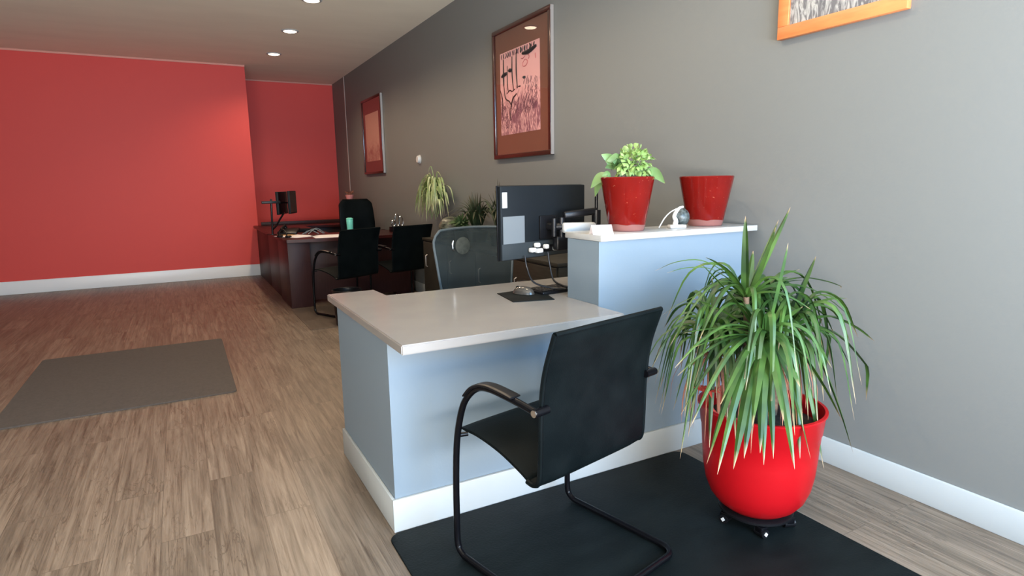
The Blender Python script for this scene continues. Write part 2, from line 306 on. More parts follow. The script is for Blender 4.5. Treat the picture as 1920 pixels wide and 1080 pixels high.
def sheet(bm, prof, x0, x1, th, taper=None):
    """profile (y, z) swept across x with thickness; taper(i, n) returns x-inset at profile sample i"""
    P = [Vector((0, y, z)) for y, z in prof]; n = len(P); nx = 8; top = []; bot = []
    for i, p in enumerate(P):
        t = (P[min(i+1, n-1)]-P[max(i-1, 0)]).normalized(); nr = Vector((0, -t.z, t.y)); ins = taper(i, n) if taper else 0
        rowt, rowb = [], []
        for k in range(nx+1):
            x = x0+ins+(x1-x0-2*ins)*k/nx; e = 1-abs(2*k/nx-1)**6*0.5; e2 = 1 if 0 < i < n-1 else 0.5
            rowt.append(bm.verts.new((x, p.y+nr.y*th/2*e*e2, p.z+nr.z*th/2*e*e2))); rowb.append(bm.verts.new((x, p.y-nr.y*th/2*e*e2, p.z-nr.z*th/2*e*e2)))
        top.append(rowt); bot.append(rowb)
    for i in range(n-1):
        for k in range(nx):
            bm.faces.new((top[i][k], top[i][k+1], top[i+1][k+1], top[i+1][k])); bm.faces.new((bot[i][k+1], bot[i][k], bot[i+1][k], bot[i+1][k+1]))
        bm.faces.new((top[i][0], top[i+1][0], bot[i+1][0], bot[i][0])); bm.faces.new((top[i][nx], bot[i][nx], bot[i+1][nx], top[i+1][nx]))
    for k in range(nx):
        bm.faces.new((top[0][k+1], top[0][k], bot[0][k], bot[0][k+1])); bm.faces.new((top[-1][k], top[-1][k+1], bot[-1][k+1], bot[-1][k]))
    return bm
def leaf(bm, pts, w, fold=0.25, n=12, shape='strap', roll=0.0, turn=0.0):
    """a leaf along a smooth path; layer t stores the way along it"""
    lay = bm.verts.layers.float.get('t') or bm.verts.layers.float.new('t')
    P = smoothpath(pts, max(2, n//(len(pts)-1))); N_ = len(P)
    d = P[-1]-P[0]; h = Vector((d.x, d.y, 0)); h = h.normalized() if h.length > 0.02 else Vector((1, 0, 0)); side0 = Vector((-h.y, h.x, 0))
    rows = []
    for i, p in enumerate(P):
        t = i/(N_-1); tg = (P[min(i+1, N_-1)]-P[max(i-1, 0)]).normalized(); s = (side0-tg*side0.dot(tg)).normalized(); nr = s.cross(tg)
        a = turn+roll*t; s, nr = s*math.cos(a)+nr*math.sin(a), nr*math.cos(a)-s*math.sin(a)
        if shape == 'strap': ww = w*min(1, 0.45+t*3)*max(0.0, 1-t**2.2)**0.8
        elif shape == 'thin': ww = w*(1-t)**0.6
        else: ww = w*max(0.03, math.sin(PI*min(1, (t*0.96+0.02))**0.8))
        ww = max(ww, 0.0004); row = []
        for k in (-1, 0, 1):
            v = bm.verts.new(p+s*(k*ww/2)+nr*(abs(k)*ww*fold)); v[lay] = t; row.append(v)
        rows.append(row)
    for a, b in zip(rows, rows[1:]):
        for k in (0, 1): bm.faces.new((a[k], a[k+1], b[k+1], b[k]))
def dup(root, loc, rotz, label):
    r = root.copy(); C.objects.link(r); r.location = loc; r.rotation_euler = (0, 0, rotz); r['label'] = label
    for ch in list(root.children):
        c = ch.copy(); C.objects.link(c); c.parent = r
        for g in ch.children:
            d = g.copy(); C.objects.link(d); d.parent = c
    return r

# ------------------------------------------------------------------ room
XW, YF, YK, XK, ZC, YB, XL_ = 2.52, 11.09, 9.87, 1.01, 3.057, -1.35, -2.9
struct('floor', box(B(), XL_, XW, YB, YF, -0.05, 0), 'floor')
struct('ceiling', box(B(), XL_-.1, XW+.1, YB-.1, YF+.1, ZC, ZC+0.1), 'ceiling')
struct('wall_right', box(B(), XW, XW+0.12, YB-.1, YF+.1, -0.05, ZC), 'grey_wall')
struct('wall_back', box(B(), XL_-.1, XW, YF, YF+0.12, -0.05, ZC), 'red_wall')
struct('wall_back_projecting', box(B(), XL_, XK, YK, YF, -0.0, ZC), 'red_wall')
struct('wall_left', box(B(), XL_-0.12, XL_, YB-.1, YF, -0.05, ZC), 'grey_wall')
bm = B(); box(bm, XL_, -2.8, YB-0.12, YB, -0.05, ZC); box(bm, 2.42, XW, YB-0.12, YB, -0.05, ZC); box(bm, -2.8, 2.42, YB-0.12, YB, -0.05, 0.38); box(bm, -2.8, 2.42, YB-0.12, YB, 2.80, ZC); box(bm, -0.74, -0.62, YB-0.12, YB, 0.38, 2.80)
struct('wall_front', bm, 'grey_wall')
for n_, (wa, wb_) in enumerate(((-0.62, 2.42), (-2.80, -0.74))):  # the second, left window is added to get light onto the far red walls
    wm = (wa+wb_)/2; bm = B()
    for a in (wa, wm-.03, wb_-.06): box(bm, a, a+.06, YB-0.1, YB-0.02, 0.38, 2.80)
    for z in (.38, 2.74):
        box(bm, wa+.06, wm-.03, YB-0.1, YB-0.02, z, z+.06); box(bm, wm+.03, wb_-.06, YB-0.1, YB-0.02, z, z+.06)
    win = struct('window_%d' % (n_+1), bm, 'white_trim')
    bm = B(); box(bm, wa+.06, wb_-.06, YB-0.063, YB-0.057, 0.44, 2.74); obj('window_pane', bm, 'glass', win)
struct('baseboard_back', box(B(), XL_, XK+0.012, YK-0.014, YK, 0, 0.17, 0.004), mat('gloss_white_baseboard', (0.75, 0.76, 0.77), 0.35))
struct('baseboard_right', box(B(), XW-0.014, XW, YB, YF, 0, 0.12, 0.004), 'white_trim')
struct('trim_1', box(B(), XW-0.007, XW, 10.23, 10.265, 0.12, ZC), M['silver'] if False else mat('pale_corner_bead', (0.42, 0.33, 0.30), 0.5))
struct('trim_2', box(B(), XL_, XK+0.004, YK-0.008, YK, ZC-0.022, ZC), mat('pale_red_cove', (0.62, 0.26, 0.20), 0.5))
struct('trim_3', box(B(), XK, XW, YF-0.008, YF, ZC-0.018, ZC), mat('dull_red_cove', (0.50, 0.22, 0.17), 0.5))

# ------------------------------------------------------------------ ceiling downlights
LY = (8.91, 7.58, 6.29, 5.0, 3.7, 2.4)
lt_labels = ['small round recessed ceiling light farthest from the window, nearest the red wall', 'recessed ceiling light in the middle of the three in view',
             'recessed ceiling light cut by the top edge of the photo', 'recessed ceiling light above the wall plant', 'recessed ceiling light above the task chair', 'recessed ceiling light above the raised ledge of the counter']
bm = lathe(B(), [(0.070, -0.004), (0.073, -0.009), (0.092, -0.007), (0.097, 0.0)], 32)
dl = thing('recessed_light', lt_labels[0], 'light', (1.29, LY[0], ZC), group='recessed ceiling lights in a row')
obj('trim_ring', bm, 'white_trim', dl)
bm = lathe(B(), [(0, -0.020), (0.035, -0.018), (0.060, -0.011), (0.072, -0.003)], 32); obj('lens', bm, 'lamp_lens', dl)
for i, y in enumerate(LY):
    if i: dup(dl, (1.29, y, ZC), 0, lt_labels[i])
    l = bpy.data.lights.new('downlight_glow', 'SPOT'); l.energy = 58; l.color = (1.0, 0.76, 0.52); l.spot_size = math.radians(150); l.spot_blend = 0.6; l.shadow_soft_size = 0.06
    o = bpy.data.objects.new('downlight_glow', l); C.objects.link(o); o.location = (1.29, y, ZC-0.05)

# ------------------------------------------------------------------ floor mats
tag(obj('floor_mat', prism(B(), rrect(0.565, 2.02, 0.75, 2.055, 0.05), 0.0005, 0.006, 0.002), 'mat_black'), 'large black vinyl mat under the black armchair and the potted plant', 'mat')
tag(obj('floor_mat', prism(B(), rrect(-1.05, 0.213, 4.147, 5.75, 0.03), 0.0005, 0.009, 0.003), 'mat_brown'), 'dark brown mat on the open floor at the left', 'mat')
tag(obj('floor_mat', prism(B(), rrect(0.95, 2.45, 5.66, 6.80, 0.04), 0.0005, 0.004, 0.001), 'mat_far'), 'thin smoky mat under the two armchairs before the mahogany desk', 'mat')

# ------------------------------------------------------------------ reception counter
XL, YC, YBK, XH, XE = 0.608, 2.077, 2.866, 1.548, 2.425
cn = thing('reception_counter', 'grey painted reception counter with a raised wall section and white baseboard', 'counter', (XL, YC, 0))
def rel(bm): bmesh.ops.translate(bm, verts=bm.verts[:], vec=(-XL, -YC, 0)); return bm
obj('side_panel', rel(box(B(), XL, XL+0.11, YC, YBK, 0, 0.735)), 'counter_paint', cn)
obj('front_panel', rel(box(B(), XL+0.11, XE, YC, YC+0.10, 0, 0.735)), 'counter_paint', cn)
obj('raised_wall', rel(box(B(), XH, XE, YC, 2.315, 0.735, 1.045)), 'counter_paint', cn)
bm = B(); box(bm, XL-0.013, XE, YC-0.014, YC, 0, 0.131, 0.003)
obj('front_baseboard', rel(bm), 'white_trim', cn)
obj('side_baseboard', rel(box(B(), XL-0.013, XL, YC, YBK+0.002, 0, 0.131, 0.003)), 'white_trim', cn)
poly = [(0.600, 1.885), (1.535, 1.885), (1.535, 2.075), (1.5475, 2.075), (1.5475, 2.317), (2.45, 2.317), (2.45, 2.84), (0.845, 2.84), (0.835, 3.035), (0.600, 3.035)]
tag(obj('worktop', prism(B(), poly, 0.736, 0.771, 0.004), 'laminate'), 'pale greige laminate worktop on the reception counter with a notched rear edge', 'worktop')
tag(obj('ledge_top', box(B(), 1.546, 2.505, 2.060, 2.335, 1.046, 1.073, 0.003), 'ledge'), 'narrow pale ledge capping the raised wall, carrying the two red ceramic pots', 'ledge')

# ------------------------------------------------------------------ cantilever armchair
def make_armchair(label, loc, rz):
    t = thing('cantilever_armchair', label, 'chair', loc, rz, 'black cantilever armchairs')
    seat_p = smoothpath([(0, .262, .462), (0, .17, .461), (0, .06, .442), (0, -.03, .412), (0, -.075, .392)], 5)
    back_p = smoothpath([(0, -.075, .392), (0, -.105, .390), (0, -.128, .412), (0, -.134, .50), (0, -.138, .63), (0, -.155, .75), (0, -.196, .872)], 6)
    sp_ = [(p.y, p.z) for p in seat_p]; bp_ = [(p.y, p.z) for p in back_p]
    obj('seat', sheet(B(), sp_, -.246, .246, .020), 'leather', t)
    bk = obj('backrest', sheet(B(), bp_, -.250, .250, .020), 'leather', t)
    bm = B()
    for s in (-1, 1): tube(bm, [Vector((s*.250, p.y, p.z)) for p in back_p], .008, 8)
    tube(bm, [(x, -.196, .871) for x in (-.25, 0, .25)], .009, 8)
    obj('edge_piping', bm, 'leather', bk)
    for s in (-1, 1):
        pth = smoothpath([(0, -.15, .640), (0, -.06, .652), (0, .06, .660), (0, .13, .642), (0, .190, .585), (0, .225, .50), (0, .245, .40), (0, .255, .25), (0, .258, .09)], 6) + smoothpath([(0, .258, .06), (0, .250, .032), (0, .225, .016), (0, .19, .013), (0, 0, .013), (0, -.20, .013)], 5)
        obj('side_frame', tube(B(), [Vector((s*.28, p.y, p.z)) for p in pth], .0115, 10), 'black_metal', t)
        bm = B(); pp = smoothpath([(0, .175, .612), (0, .13, .652), (0, .06, .672), (0, -.06, .665)], 6)
        sheet(bm, [(p.y, p.z) for p in pp], s*.28-.021, s*.28+.021, .012); obj('armrest', bm, 'black_plastic', t)
        br = obj('arm_bracket', cyl(B(), (s*.235, -.150, .640), (s*.288, -.150, .640), .013), 'black_metal', t)
        obj('end_cap', cyl(B(), (s*.288, -.150, .640), (s*.292, -.150, .640), .011), 'chrome', br)
        bm = B(); cyl(bm, (s*.245, .225, .452), (s*.28, .240, .452), .008); obj('seat_mount', bm, 'black_metal', t)
        obj('foot_glide', tube(B(), [(s*.28, .235, .0085), (s*.28, .19, .0045)], .0045, 8), 'chrome', t)
    pth = [(-.28, -.20, .013)] + [(-.28+.05*(1-math.cos(a)), -.20-.06*math.sin(a), .013) for a in [i*PI/12 for i in range(1, 7)]] + [(.28-.05*(1-math.cos(a)), -.20-.06*math.sin(a), .013) for a in [i*PI/12 for i in range(6, -1, -1)]]
    obj('floor_bar', tube(B(), pth, .0115, 10), 'black_metal', t)
    return t
a0 = make_armchair('black leather cantilever armchair in front of the grey reception counter', (1.077, 1.624, 0.006), math.radians(13))
dup(a0, (1.49, 6.25, 0.004), math.radians(25), 'black cantilever armchair at the left end of the mahogany desk')
dup(a0, (2.12, 6.40, 0.004), math.radians(18), 'black cantilever armchair between the left guest chair and the mesh task chair')

# ------------------------------------------------------------------ mahogany desk suite
dk = thing('executive_desk', 'dark mahogany U-shaped desk standing against the red wall', 'desk', (0.97, 6.83, 0))
def rd(bm): bmesh.ops.translate(bm, verts=bm.verts[:], vec=(-.97, -6.83, 0)); return bm
obj('pedestal', rd(box(B(), .97, 1.20, 6.83, 7.55, 0, .715, .004)), 'mahogany', dk)
obj('modesty_panel', rd(box(B(), 1.20, 2.40, 7.0, 7.03, .04, .715, .002)), 'mahogany', dk)
obj('side_panel', rd(box(B(), .985, 1.01, 7.553, 8.55, 0, .715, .003)), 'mahogany', dk)
obj('side_panel', rd(box(B(), .985, 1.01, 8.556, 9.84, 0, .715, .003)), 'mahogany', dk)
obj('pedestal', rd(box(B(), 2.22, 2.44, 7.04, 7.55, 0, .715, .004)), 'mahogany', dk)
front = [(0.94, 6.86), (0.965, 6.80)] + [(0.965+1.5*k/12, 6.80-0.06*math.sin(PI*k/12)) for k in range(1, 12)] + [(2.465, 6.80), (2.465, 7.60), (1.58, 7.60), (1.58, 9.22), (2.465, 9.22), (2.465, 9.84), (0.94, 9.84)]
obj('desktop', rd(prism(B(), front, .716, .75, .004)), 'mahogany_top', dk)
obj('rear_cabinet', rd(box(B(), 1.6, 2.44, 9.28, 9.84, 0, .716, .003)), 'mahogany', dk)
obj('rear_rail', rd(box(B(), 1.05, 2.465, 9.80, 9.84, .75, .80, .003)), 'mahogany', dk)

def make_monitor(name, label, c, yaw, W, Hh, screen_side, loc_z, extra=None):
    t = thing(name, label, 'monitor', (c[0], c[1], loc_z), yaw)
    obj('housing', box(B(), -W/2, W/2, -.012, .018, 0, Hh, .004), 'grey_plastic', t)
    s = screen_side
    y0, y1 = (-.0140, -.0125) if s < 0 else (.0185, .020)
    obj('screen', box(B(), -W/2+.008, W/2-.008, y0, y1, .014, Hh-.008), 'screen', t)
    return t
# two monitors on a crossbar stand on the desk return (seen nearly edge on)
for k, (pa, pb, za, zb, lab) in enumerate((((520, 7.80), (537, 8.22), .98, 1.255, 'left black monitor of the pair above the cluttered desk corner'), ((542, 7.95), (554, 8.30), .98, 1.262, 'right black monitor of the pair above the cluttered desk corner'))):
    A = at(pa[0], 380, y=pa[1]); Bb = at(pb[0], 380, y=pb[1]); d = Bb-A
    mo = make_monitor('computer_monitor', lab, ((A.x+Bb.x)/2, (A.y+Bb.y)/2), math.atan2(d.y, d.x), Vector((d.x, d.y)).length, zb-za, -1, za)
st = thing('monitor_stand', 'black post with a crossbar and curved arm rising from the cluttered desk corner', 'monitor stand', (1.02, 7.78, .75))
bm = B(); cyl(bm, (-.07, 0, .008), (-.055, 0, .42), .012); obj('post', bm, 'black_metal', st)
obj('base', lathe(B(), [(0, 0), (.07, 0), (.07, .008), (0, .012)], 24, (-.07, 0, 0)), 'black_metal', st)
obj('crossbar', box(B(), -.165, .045, -.018, .018, .368, .398, .004), 'black_plastic', st)
m2_ = at(548, 380, y=8.125)-Vector((1.02, 7.78, .75)); m2_.z = .36; m1_ = at(528.5, 380, y=8.01)-Vector((1.02, 7.78, .75)); m1_.z = .33
obj('cross_arm', tube(B(), [(0, 0, .383), (m1_.x, m1_.y, .375), m2_], .011, 8), 'black_metal', st)
obj('curved_arm', tube(B(), smoothpath([(-.062, 0, .06), (-.02, .02, .10), (.03, .05, .17), (.08, .08, .235), (.10, .15, .25)], 6), .011, 8), 'black_metal', st)

# things on the desk
ph = thing('desk_phone', 'black desk telephone with a corded handset at the desk corner', 'telephone', (1.13, 7.66, .7505), math.radians(-20))
bm = B(); box(bm, -.10, .10, -.11, .11, 0, .03, .008, mtx=Matrix.Rotation(.22, 4, 'X') @ Matrix.Translation((0, 0, .014)))
bmesh.ops.translate(bm, verts=bm.verts[:], vec=(0, 0, -min(v.co.z for v in bm.verts))); obj('body', bm, 'black_plastic', ph)
obj('handset', tube(B(), smoothpath([(-.07, -.10, .05), (-.075, -.08, .075), (-.075, 0, .085), (-.07, .08, .10), (-.07, .10, .075)], 5), lambda t: .014+.012*abs(2*t-1)**3, 10), 'black_plastic', ph)
obj('cord', tube(B(), [(-.07-.03*math.sin(t*PI)+.008*math.cos(t*80), -.11-.05*math.sin(t*PI)+.0, .05-.036*t+.008*math.sin(t*80)) for t in [i/120 for i in range(121)]], .003, 6), 'black_plastic', ph)
hs = thing('headset', 'black headset leaning over the left corner edge of the mahogany desk', 'headset', (.915, 7.35, .75), .5)
obj('headband', tube(B(), [(0, .075*math.cos(a), .005+.085*math.sin(a)) for a in [PI*i/16 for i in range(17)]], .007, 8), 'black_plastic', hs)
for s in (-1, 1): obj('ear_cushion', lathe(B(), [(0, 0), (.034, 0), (.036, .012), (.028, .022), (0, .022)], 20, (0.02, s*.075, 0)), 'black_plastic', hs)
hs.location = (.985, 7.22, .7505)
def sheetobj(name, label, c, rz, wx, wy, m, z=.7505, cat='paper', th=.002):
    o = obj(name, box(B(), -wx/2, wx/2, -wy/2, wy/2, 0, th), m, smooth=False); o.location = (*c, z); o.rotation_euler = (0, 0, rz); return tag(o, label, cat)
sheetobj('paper_sheet', 'white paper spread beside the telephone on the mahogany desk', tuple(at(556, 443, z=.75))[:2], .45, .30, .42, 'paper')
sheetobj('paper_sheet', 'tan envelope lying on the white paper by the telephone', tuple(at(537, 441, z=.75))[:2], .3, .12, .26, 'tan_paper', .753)
sheetobj('paper_sheet', 'white sheets lying just left of the left guest chair back', tuple(at(614, 443, z=.75))[:2], -.05, .32, .42, 'paper')
bm = B(); 
for i, (x0, y0, x1, y1) in enumerate(((-.16, .02, .02, -.04), (-.12, .08, .08, 0), (-.10, -.02, .10, .02))): tube(bm, smoothpath([(x0, y0, .006), ((x0+x1)/2, (y0+y1)/2, .05+.01*i), (x1, y1, .006)], 6), .006, 6)
cc = obj('charging_cable', bm, 'pale_plastic'); cc.location = (1.40, 7.45, .7505); tag(cc, 'loose pale cables heaped beside the telephone on the mahogany desk', 'cable')
bm = B(); box(bm, -.16, .16, -.10, .10, 0, .035, .006); o = obj('document_case', bm, 'black_fabric'); o.location = (1.22, 7.62, .75); o.rotation_euler = (0, 0, -.25)
o.location = (1.36, 8.05, .7505); tag(o, 'flat black document case behind the desk telephone', 'case')
o = thing('tumbler', 'mint green tumbler on the mahogany desk before the high-backed chair', 'tumbler', (1.745, 7.22, .7505))
obj('cup', lathe(B(), [(0, 0), (.030, 0), (.034, .01), (.040, .165), (.036, .17), (0, .17)], 28), 'teal', o)
obj('lid', lathe(B(), [(.036, .17), (.041, .172), (.040, .182), (.02, .19), (0, .19)], 28), 'teal', o)
o = thing('desk_ornament', 'small chrome sculpture of loops on a dark base, on the mahogany desk', 'ornament', (2.33, 7.24, .7505), .3)
obj('base', box(B(), -.095, .095, -.04, .04, 0, .06, .003), 'black_plastic', o)
for (x, r, h) in ((-.055, .024, .075), (.0, .032, .15), (.06, .028, .12)): obj('loop', tube(B(), [(x+r*math.cos(a), 0, .06+h/2+h/2*math.sin(a)) for a in [2*PI*i/24 for i in range(24)]], .009, 8, closed=True), 'chrome', o)
# rear cabinet top: pink vase with flower
o = thing('bud_vase', 'small pink vase with a red bloom, behind the high-backed chair', 'vase', (2.33, 9.55, .7505))
obj('vase', lathe(B(), [(0, 0), (.05, 0), (.065, .10), (.06, .25), (.045, .36), (.065, .43), (.058, .43), (.038, .36), (0, .34)], 24), 'pink', o)
bm = B()
for k in range(9):
    a = k*2.4; leaf(bm, [(0, 0, .40), (.03*math.cos(a), .03*math.sin(a), .46), (.075*math.cos(a), .075*math.sin(a), .47+.012*(k % 3))], .05, shape='oval', n=6)
obj('bloom', bm, 'dead_leaf', o)

# ------------------------------------------------------------------ high-backed chair behind the desk
ex = thing('executive_chair', 'tall black leather swivel chair behind the mahogany desk', 'chair', (2.17, 8.22, 0), math.radians(6))
def pad(bm, prof, wx, th, crown=.03):
    """upholstered pad: profile (y,z) centre line, half width wx(t), thickness th with domed face"""
    P = smoothpath([(0, y, z) for y, z in prof], 6); n = len(P); nx = 12; A, Bk = [], []
    for i, p in enumerate(P):
        t = i/(n-1); tg = (P[min(i+1, n-1)]-P[max(i-1, 0)]).normalized(); nr = Vector((0, -tg.z, tg.y)); hw = wx(t); ra, rb = [], []
        for k in range(nx+1):
            s = -1+2*k/nx; e = (1-s*s)**.5 if abs(s) < 1 else 0; d = (th*.5*(.35+.65*e) if 0 < i < n-1 else th*.15)
            ra.append(bm.verts.new((s*hw, p.y+nr.y*d-crown*(s*s), p.z+nr.z*d))); rb.append(bm.verts.new((s*hw, p.y-nr.y*d-crown*(s*s), p.z-nr.z*d)))
        A.append(ra); Bk.append(rb)
    for i in range(n-1):
        for k in range(nx):
            bm.faces.new((A[i][k], A[i][k+1], A[i+1][k+1], A[i+1][k])); bm.faces.new((Bk[i][k+1], Bk[i][k], Bk[i+1][k], Bk[i+1][k+1]))
        bm.faces.new((A[i][0], A[i+1][0], Bk[i+1][0], Bk[i][0])); bm.faces.new((A[i][nx], Bk[i][nx], Bk[i+1][nx], A[i+1][nx]))
    for k in range(nx): bm.faces.new((A[0][k+1], A[0][k], Bk[0][k], Bk[0][k+1])); bm.faces.new((A[-1][k], A[-1][k+1], Bk[-1][k+1], Bk[-1][k]))
    return bm
obj('backrest', pad(B(), [(.22, .48), (.23, .62), (.25, .80), (.27, .98), (.31, 1.13)], lambda t: .25-.02*abs(2*t-1) if t < .9 else .235-(t-.9)*.6, .09), 'leather', ex)
bm = B(); box(bm, -.25, .25, -.26, .24, .43, .52, .035, 3); obj('seat', bm, 'leather', ex)
def swivel_base(t, top, mt='black_plastic', R=.30):
    obj('gas_column', lathe(B(), [(0, .07), (.028, .07), (.028, .25), (.018, .25), (.018, top), (0, top)], 20), 'chrome', t)
    for k in range(5):
        a = k*2*PI/5+.3; c, s = math.cos(a), math.sin(a)
        lg = obj('base_leg', tube(B(), [(0.02*c, 0.02*s, .10), (R*.6*c, R*.6*s, .085), (R*c, R*s, .07)], lambda q: .022-.008*q, 8), mt, t)
        obj('caster', tube(B(), [(R*c-s*.02, R*s+c*.02, .028), (R*c+s*.02, R*s-c*.02, .028)], .028, 16), 'black_plastic', lg)
        obj('caster_fork', cyl(B(), (R*c, R*s, .03), (R*c, R*s, .072), .008, 8), 'black_plastic', lg)
swivel_base(ex, .43)
for s in (-1, 1): obj('armrest', tube(B(), smoothpath([(s*.25, .18, .50), (s*.30, .20, .58), (s*.30, .12, .68), (s*.30, -.08, .68), (s*.29, -.16, .60), (s*.25, -.12, .48)], 5), .02, 8), 'black_plastic', ex)

# ------------------------------------------------------------------ mesh task chair behind the counter
tk = thing('task_chair', 'grey mesh-backed task chair behind the reception worktop', 'chair', (1.537, 3.10, 0), PI+math.radians(4))
# local +y is the chair's back direction after the half turn: build facing +y, back at -y
Pb = smoothpath([(0, -.20, .50), (0, -.19, .60), (0, -.205, .72), (0, -.215, .86), (0, -.235, 1.035)], 6)
def hw(t): return .218 + .050*min(1, t*1.15)**1.2 - (0 if t < .90 else .045*((t-.90)/.10)**2)
bm = B(); rows = []
for i, p in enumerate(Pb):
    t = i/(len(Pb)-1); h = hw(t); rows.append([bm.verts.new((h*(-1+2*k/10), p.y+.05*(-1+2*k/10)**2, p.z)) for k in range(11)])
for a, b_ in zip(rows, rows[1:]):
    for k in range(10): bm.faces.new((a[k], a[k+1], b_[k+1], b_[k]))
bkr = obj('backrest_mesh', bm, 'mesh', tk)
edge = [Vector((-hw(i/(len(Pb)-1)), p.y+.05, p.z)) for i, p in enumerate(Pb)]; edge2 = [Vector((-v.x, v.y, v.z)) for v in edge]
topc = [Vector((edge[-1].x*(1-2*k/8), Pb[-1].y+.05*(1-2*k/8)**2, Pb[-1].z+.008*math.sin(PI*k/8))) for k in range(1, 8)]
botc = [Vector((edge2[0].x*(1-2*k/8), Pb[0].y+.05*(1-2*k/8)**2, Pb[0].z)) for k in range(1, 8)]
obj('backrest_frame', tube(B(), edge+topc+edge2[::-1]+botc, .008, 8, closed=True), mat('slate_blue_plastic', (0.060, 0.080, 0.092), 0.45), tk)
bm = B(); lathe(bm, [(0, 0), (.042, 0), (.052, .005), (.042, .010), (0, .012)], 24)
bmesh.ops.scale(bm, vec=(.95, 1.0, 1), verts=bm.verts[:]); bmesh.ops.rotate(bm, verts=bm.verts[:], cent=(0, 0, 0), matrix=Matrix.Rotation(-PI/2, 3, 'X')); bmesh.ops.translate(bm, verts=bm.verts[:], vec=(.065, -.208, .938))
obj('lumbar_plate', bm, mat('worn_grey_plastic', (0.055, 0.066, 0.064), 0.6, spec=0.2, noise=((0.030, 0.038, 0.037), 40, 3)), tk)
obj('lumbar_clip', tube(B(), [(.128+.006*math.cos(a), -.200, .942+.028*math.sin(a)) for a in [PI*(-.5+i/10) for i in range(11)]], .004, 6), 'chrome', tk)
bm = B(); box(bm, -.24, .24, -.20, .22, .44, .50, .025, 3); obj('seat', bm, 'black_fabric', tk)
obj('back_bracket', box(B(), -.03, .03, -.235, -.20, .42, .62, .006), 'black_plastic', tk)
for s in (-1, 1):
    ar = obj('armrest', box(B(), s*.29-.035, s*.29+.035, -.13, .10, .675, .705, .012, 3), 'black_plastic', tk)
    obj('arm_post', tube(B(), smoothpath([(s*.22, -.02, .46), (s*.285, -.02, .48), (s*.29, -.02, .55), (s*.29, -.02, .68)], 4), .016, 8), 'black_plastic', ar)
swivel_base(tk, .44)

# ------------------------------------------------------------------ low cabinet along the grey wall
cr = thing('credenza', 'low dark brown cabinet along the grey wall behind the counter', 'cabinet', (2.135, 3.30, 0))
obj('carcass', box(B(), 0, .365, 0, 2.50, .05, .755, .003), 'walnut', cr)
obj('top', box(B(), -.015, .37, -.01, 2.51, .755, .78, .003), 'walnut', cr)
obj('plinth', box(B(), .03, .35, .02, 2.48, 0, .05), 'walnut', cr)
for k in range(4):
    d = obj('door', box(B(), -.016, -.001, .01+k*.62, .62+k*.62, .07, .745, .003), 'walnut', cr)
    obj('handle', tube(B(), [(-.018, .54+k*.61, .50), (-.035, .54+k*.61, .51), (-.035, .54+k*.61, .61), (-.018, .54+k*.61, .62)], .005, 8), 'silver', d)

# waste bin behind the counter's side
wb = thing('waste_bin', 'black waste bin just beyond the left edge of the reception counter', 'bin', (1.315, 5.72, 0.004))
obj('body', lathe(B(), [(0, 0), (.11, 0), (.115, .01), (.135, .33), (.128, .33), (.105, .015), (0, .015)], 28), 'black_plastic', wb)
obj('rim', tube(B(), [(.134*math.cos(a), .134*math.sin(a), .332) for a in [2*PI*i/32 for i in range(32)]], .007, 6, closed=True), 'black_plastic', wb)

# ------------------------------------------------------------------ monitor with its back to us
mon = thing('computer_monitor', 'large monitor seen from behind above the reception worktop, pale stickers on its casing', 'monitor', (1.285, 2.47, .94), math.radians(14))
MW, MH = .585, .345
obj('housing', box(B(), 0, MW, 0, .022, 0, MH, .005), 'grey_plastic', mon)
obj('bezel', box(B(), -.002, MW+.002, .022, .030, -.002, MH+.002, .002), 'black_plastic', mon)
obj('screen', box(B(), .006, MW-.006, .030, .0315, .012, MH-.006), 'screen', mon)
obj('lower_band', box(B(), .004, MW-.004, -.0015, 0, .004, .078, .0006), mat('mid_grey_plastic', (0.024, 0.029, 0.032), 0.4, spec=0.2), mon)
bm = B(); box(bm, .010, .040, -.0014, -.0002, .245, .316); obj('barcode_label', bm, 'white_plastic', mon, smooth=False)
bm = B(); box(bm, .012, .148, -.0024, -.0002, .078, .205); obj('rating_label', bm, 'pale_plastic', mon, smooth=False)
obj('mounting_plate', box(B(), .245, .355, -.012, 0, .085, .20, .004), 'black_plastic', mon)
obj('cable_port_strip', box(B(), .20, .50, -.006, 0, .022, .055, .002), 'black_plastic', mon)
for k, (x, z, wd) in enumerate(((.165, .040, .034), (.205, .034, .040), (.20, .062, .026), (.262, .050, .024), (.33, .036, .05), (.40, .055, .018))):
    obj('cable_plug', box(B(), x, x+wd, -.034, -.006, z-.011, z+.011, .007, 3), 'white_plastic', mon)
arm = thing('desk_mount', 'articulated arm holding the reception monitor, pale grey link and dark joints', 'monitor arm', (1.72, 2.45, .771))
Wp = at(1118, 400, y=2.45)
arm.location = (Wp.x, 2.45, .771); px_ = Wp.x
mc = Vector((1.285, 2.47, 0)) + Vector((math.cos(math.radians(14)), math.sin(math.radians(14)), 0))*.300 + Vector((math.sin(math.radians(14)), -math.cos(math.radians(14)), 0))*.012
L0 = Vector((mc.x-px_, mc.y-2.45, .94+.145-.771))
obj('pole', cyl(B(), (0, 0, .0), (0, 0, .545), .008), 'black_metal', arm)
obj('clamp_base', lathe(B(), [(0, 0), (.045, 0), (.045, .012), (.02, .02), (0, .02)], 24), 'black_metal', arm)
K = L0 + Vector((.04, -.055, 0))
obj('tilt_head', tube(B(), [L0, L0+Vector((.012, -.045, 0)), K], .020, 12), 'black_plastic', arm)
bm = B(); cyl(bm, K+Vector((0, 0, -.05)), K+Vector((0, 0, .045)), .015); cyl(bm, K+Vector((-.040, .004, -.045)), K+Vector((-.040, .004, .042)), .013); obj('swivel_joint', bm, 'black_plastic', arm)
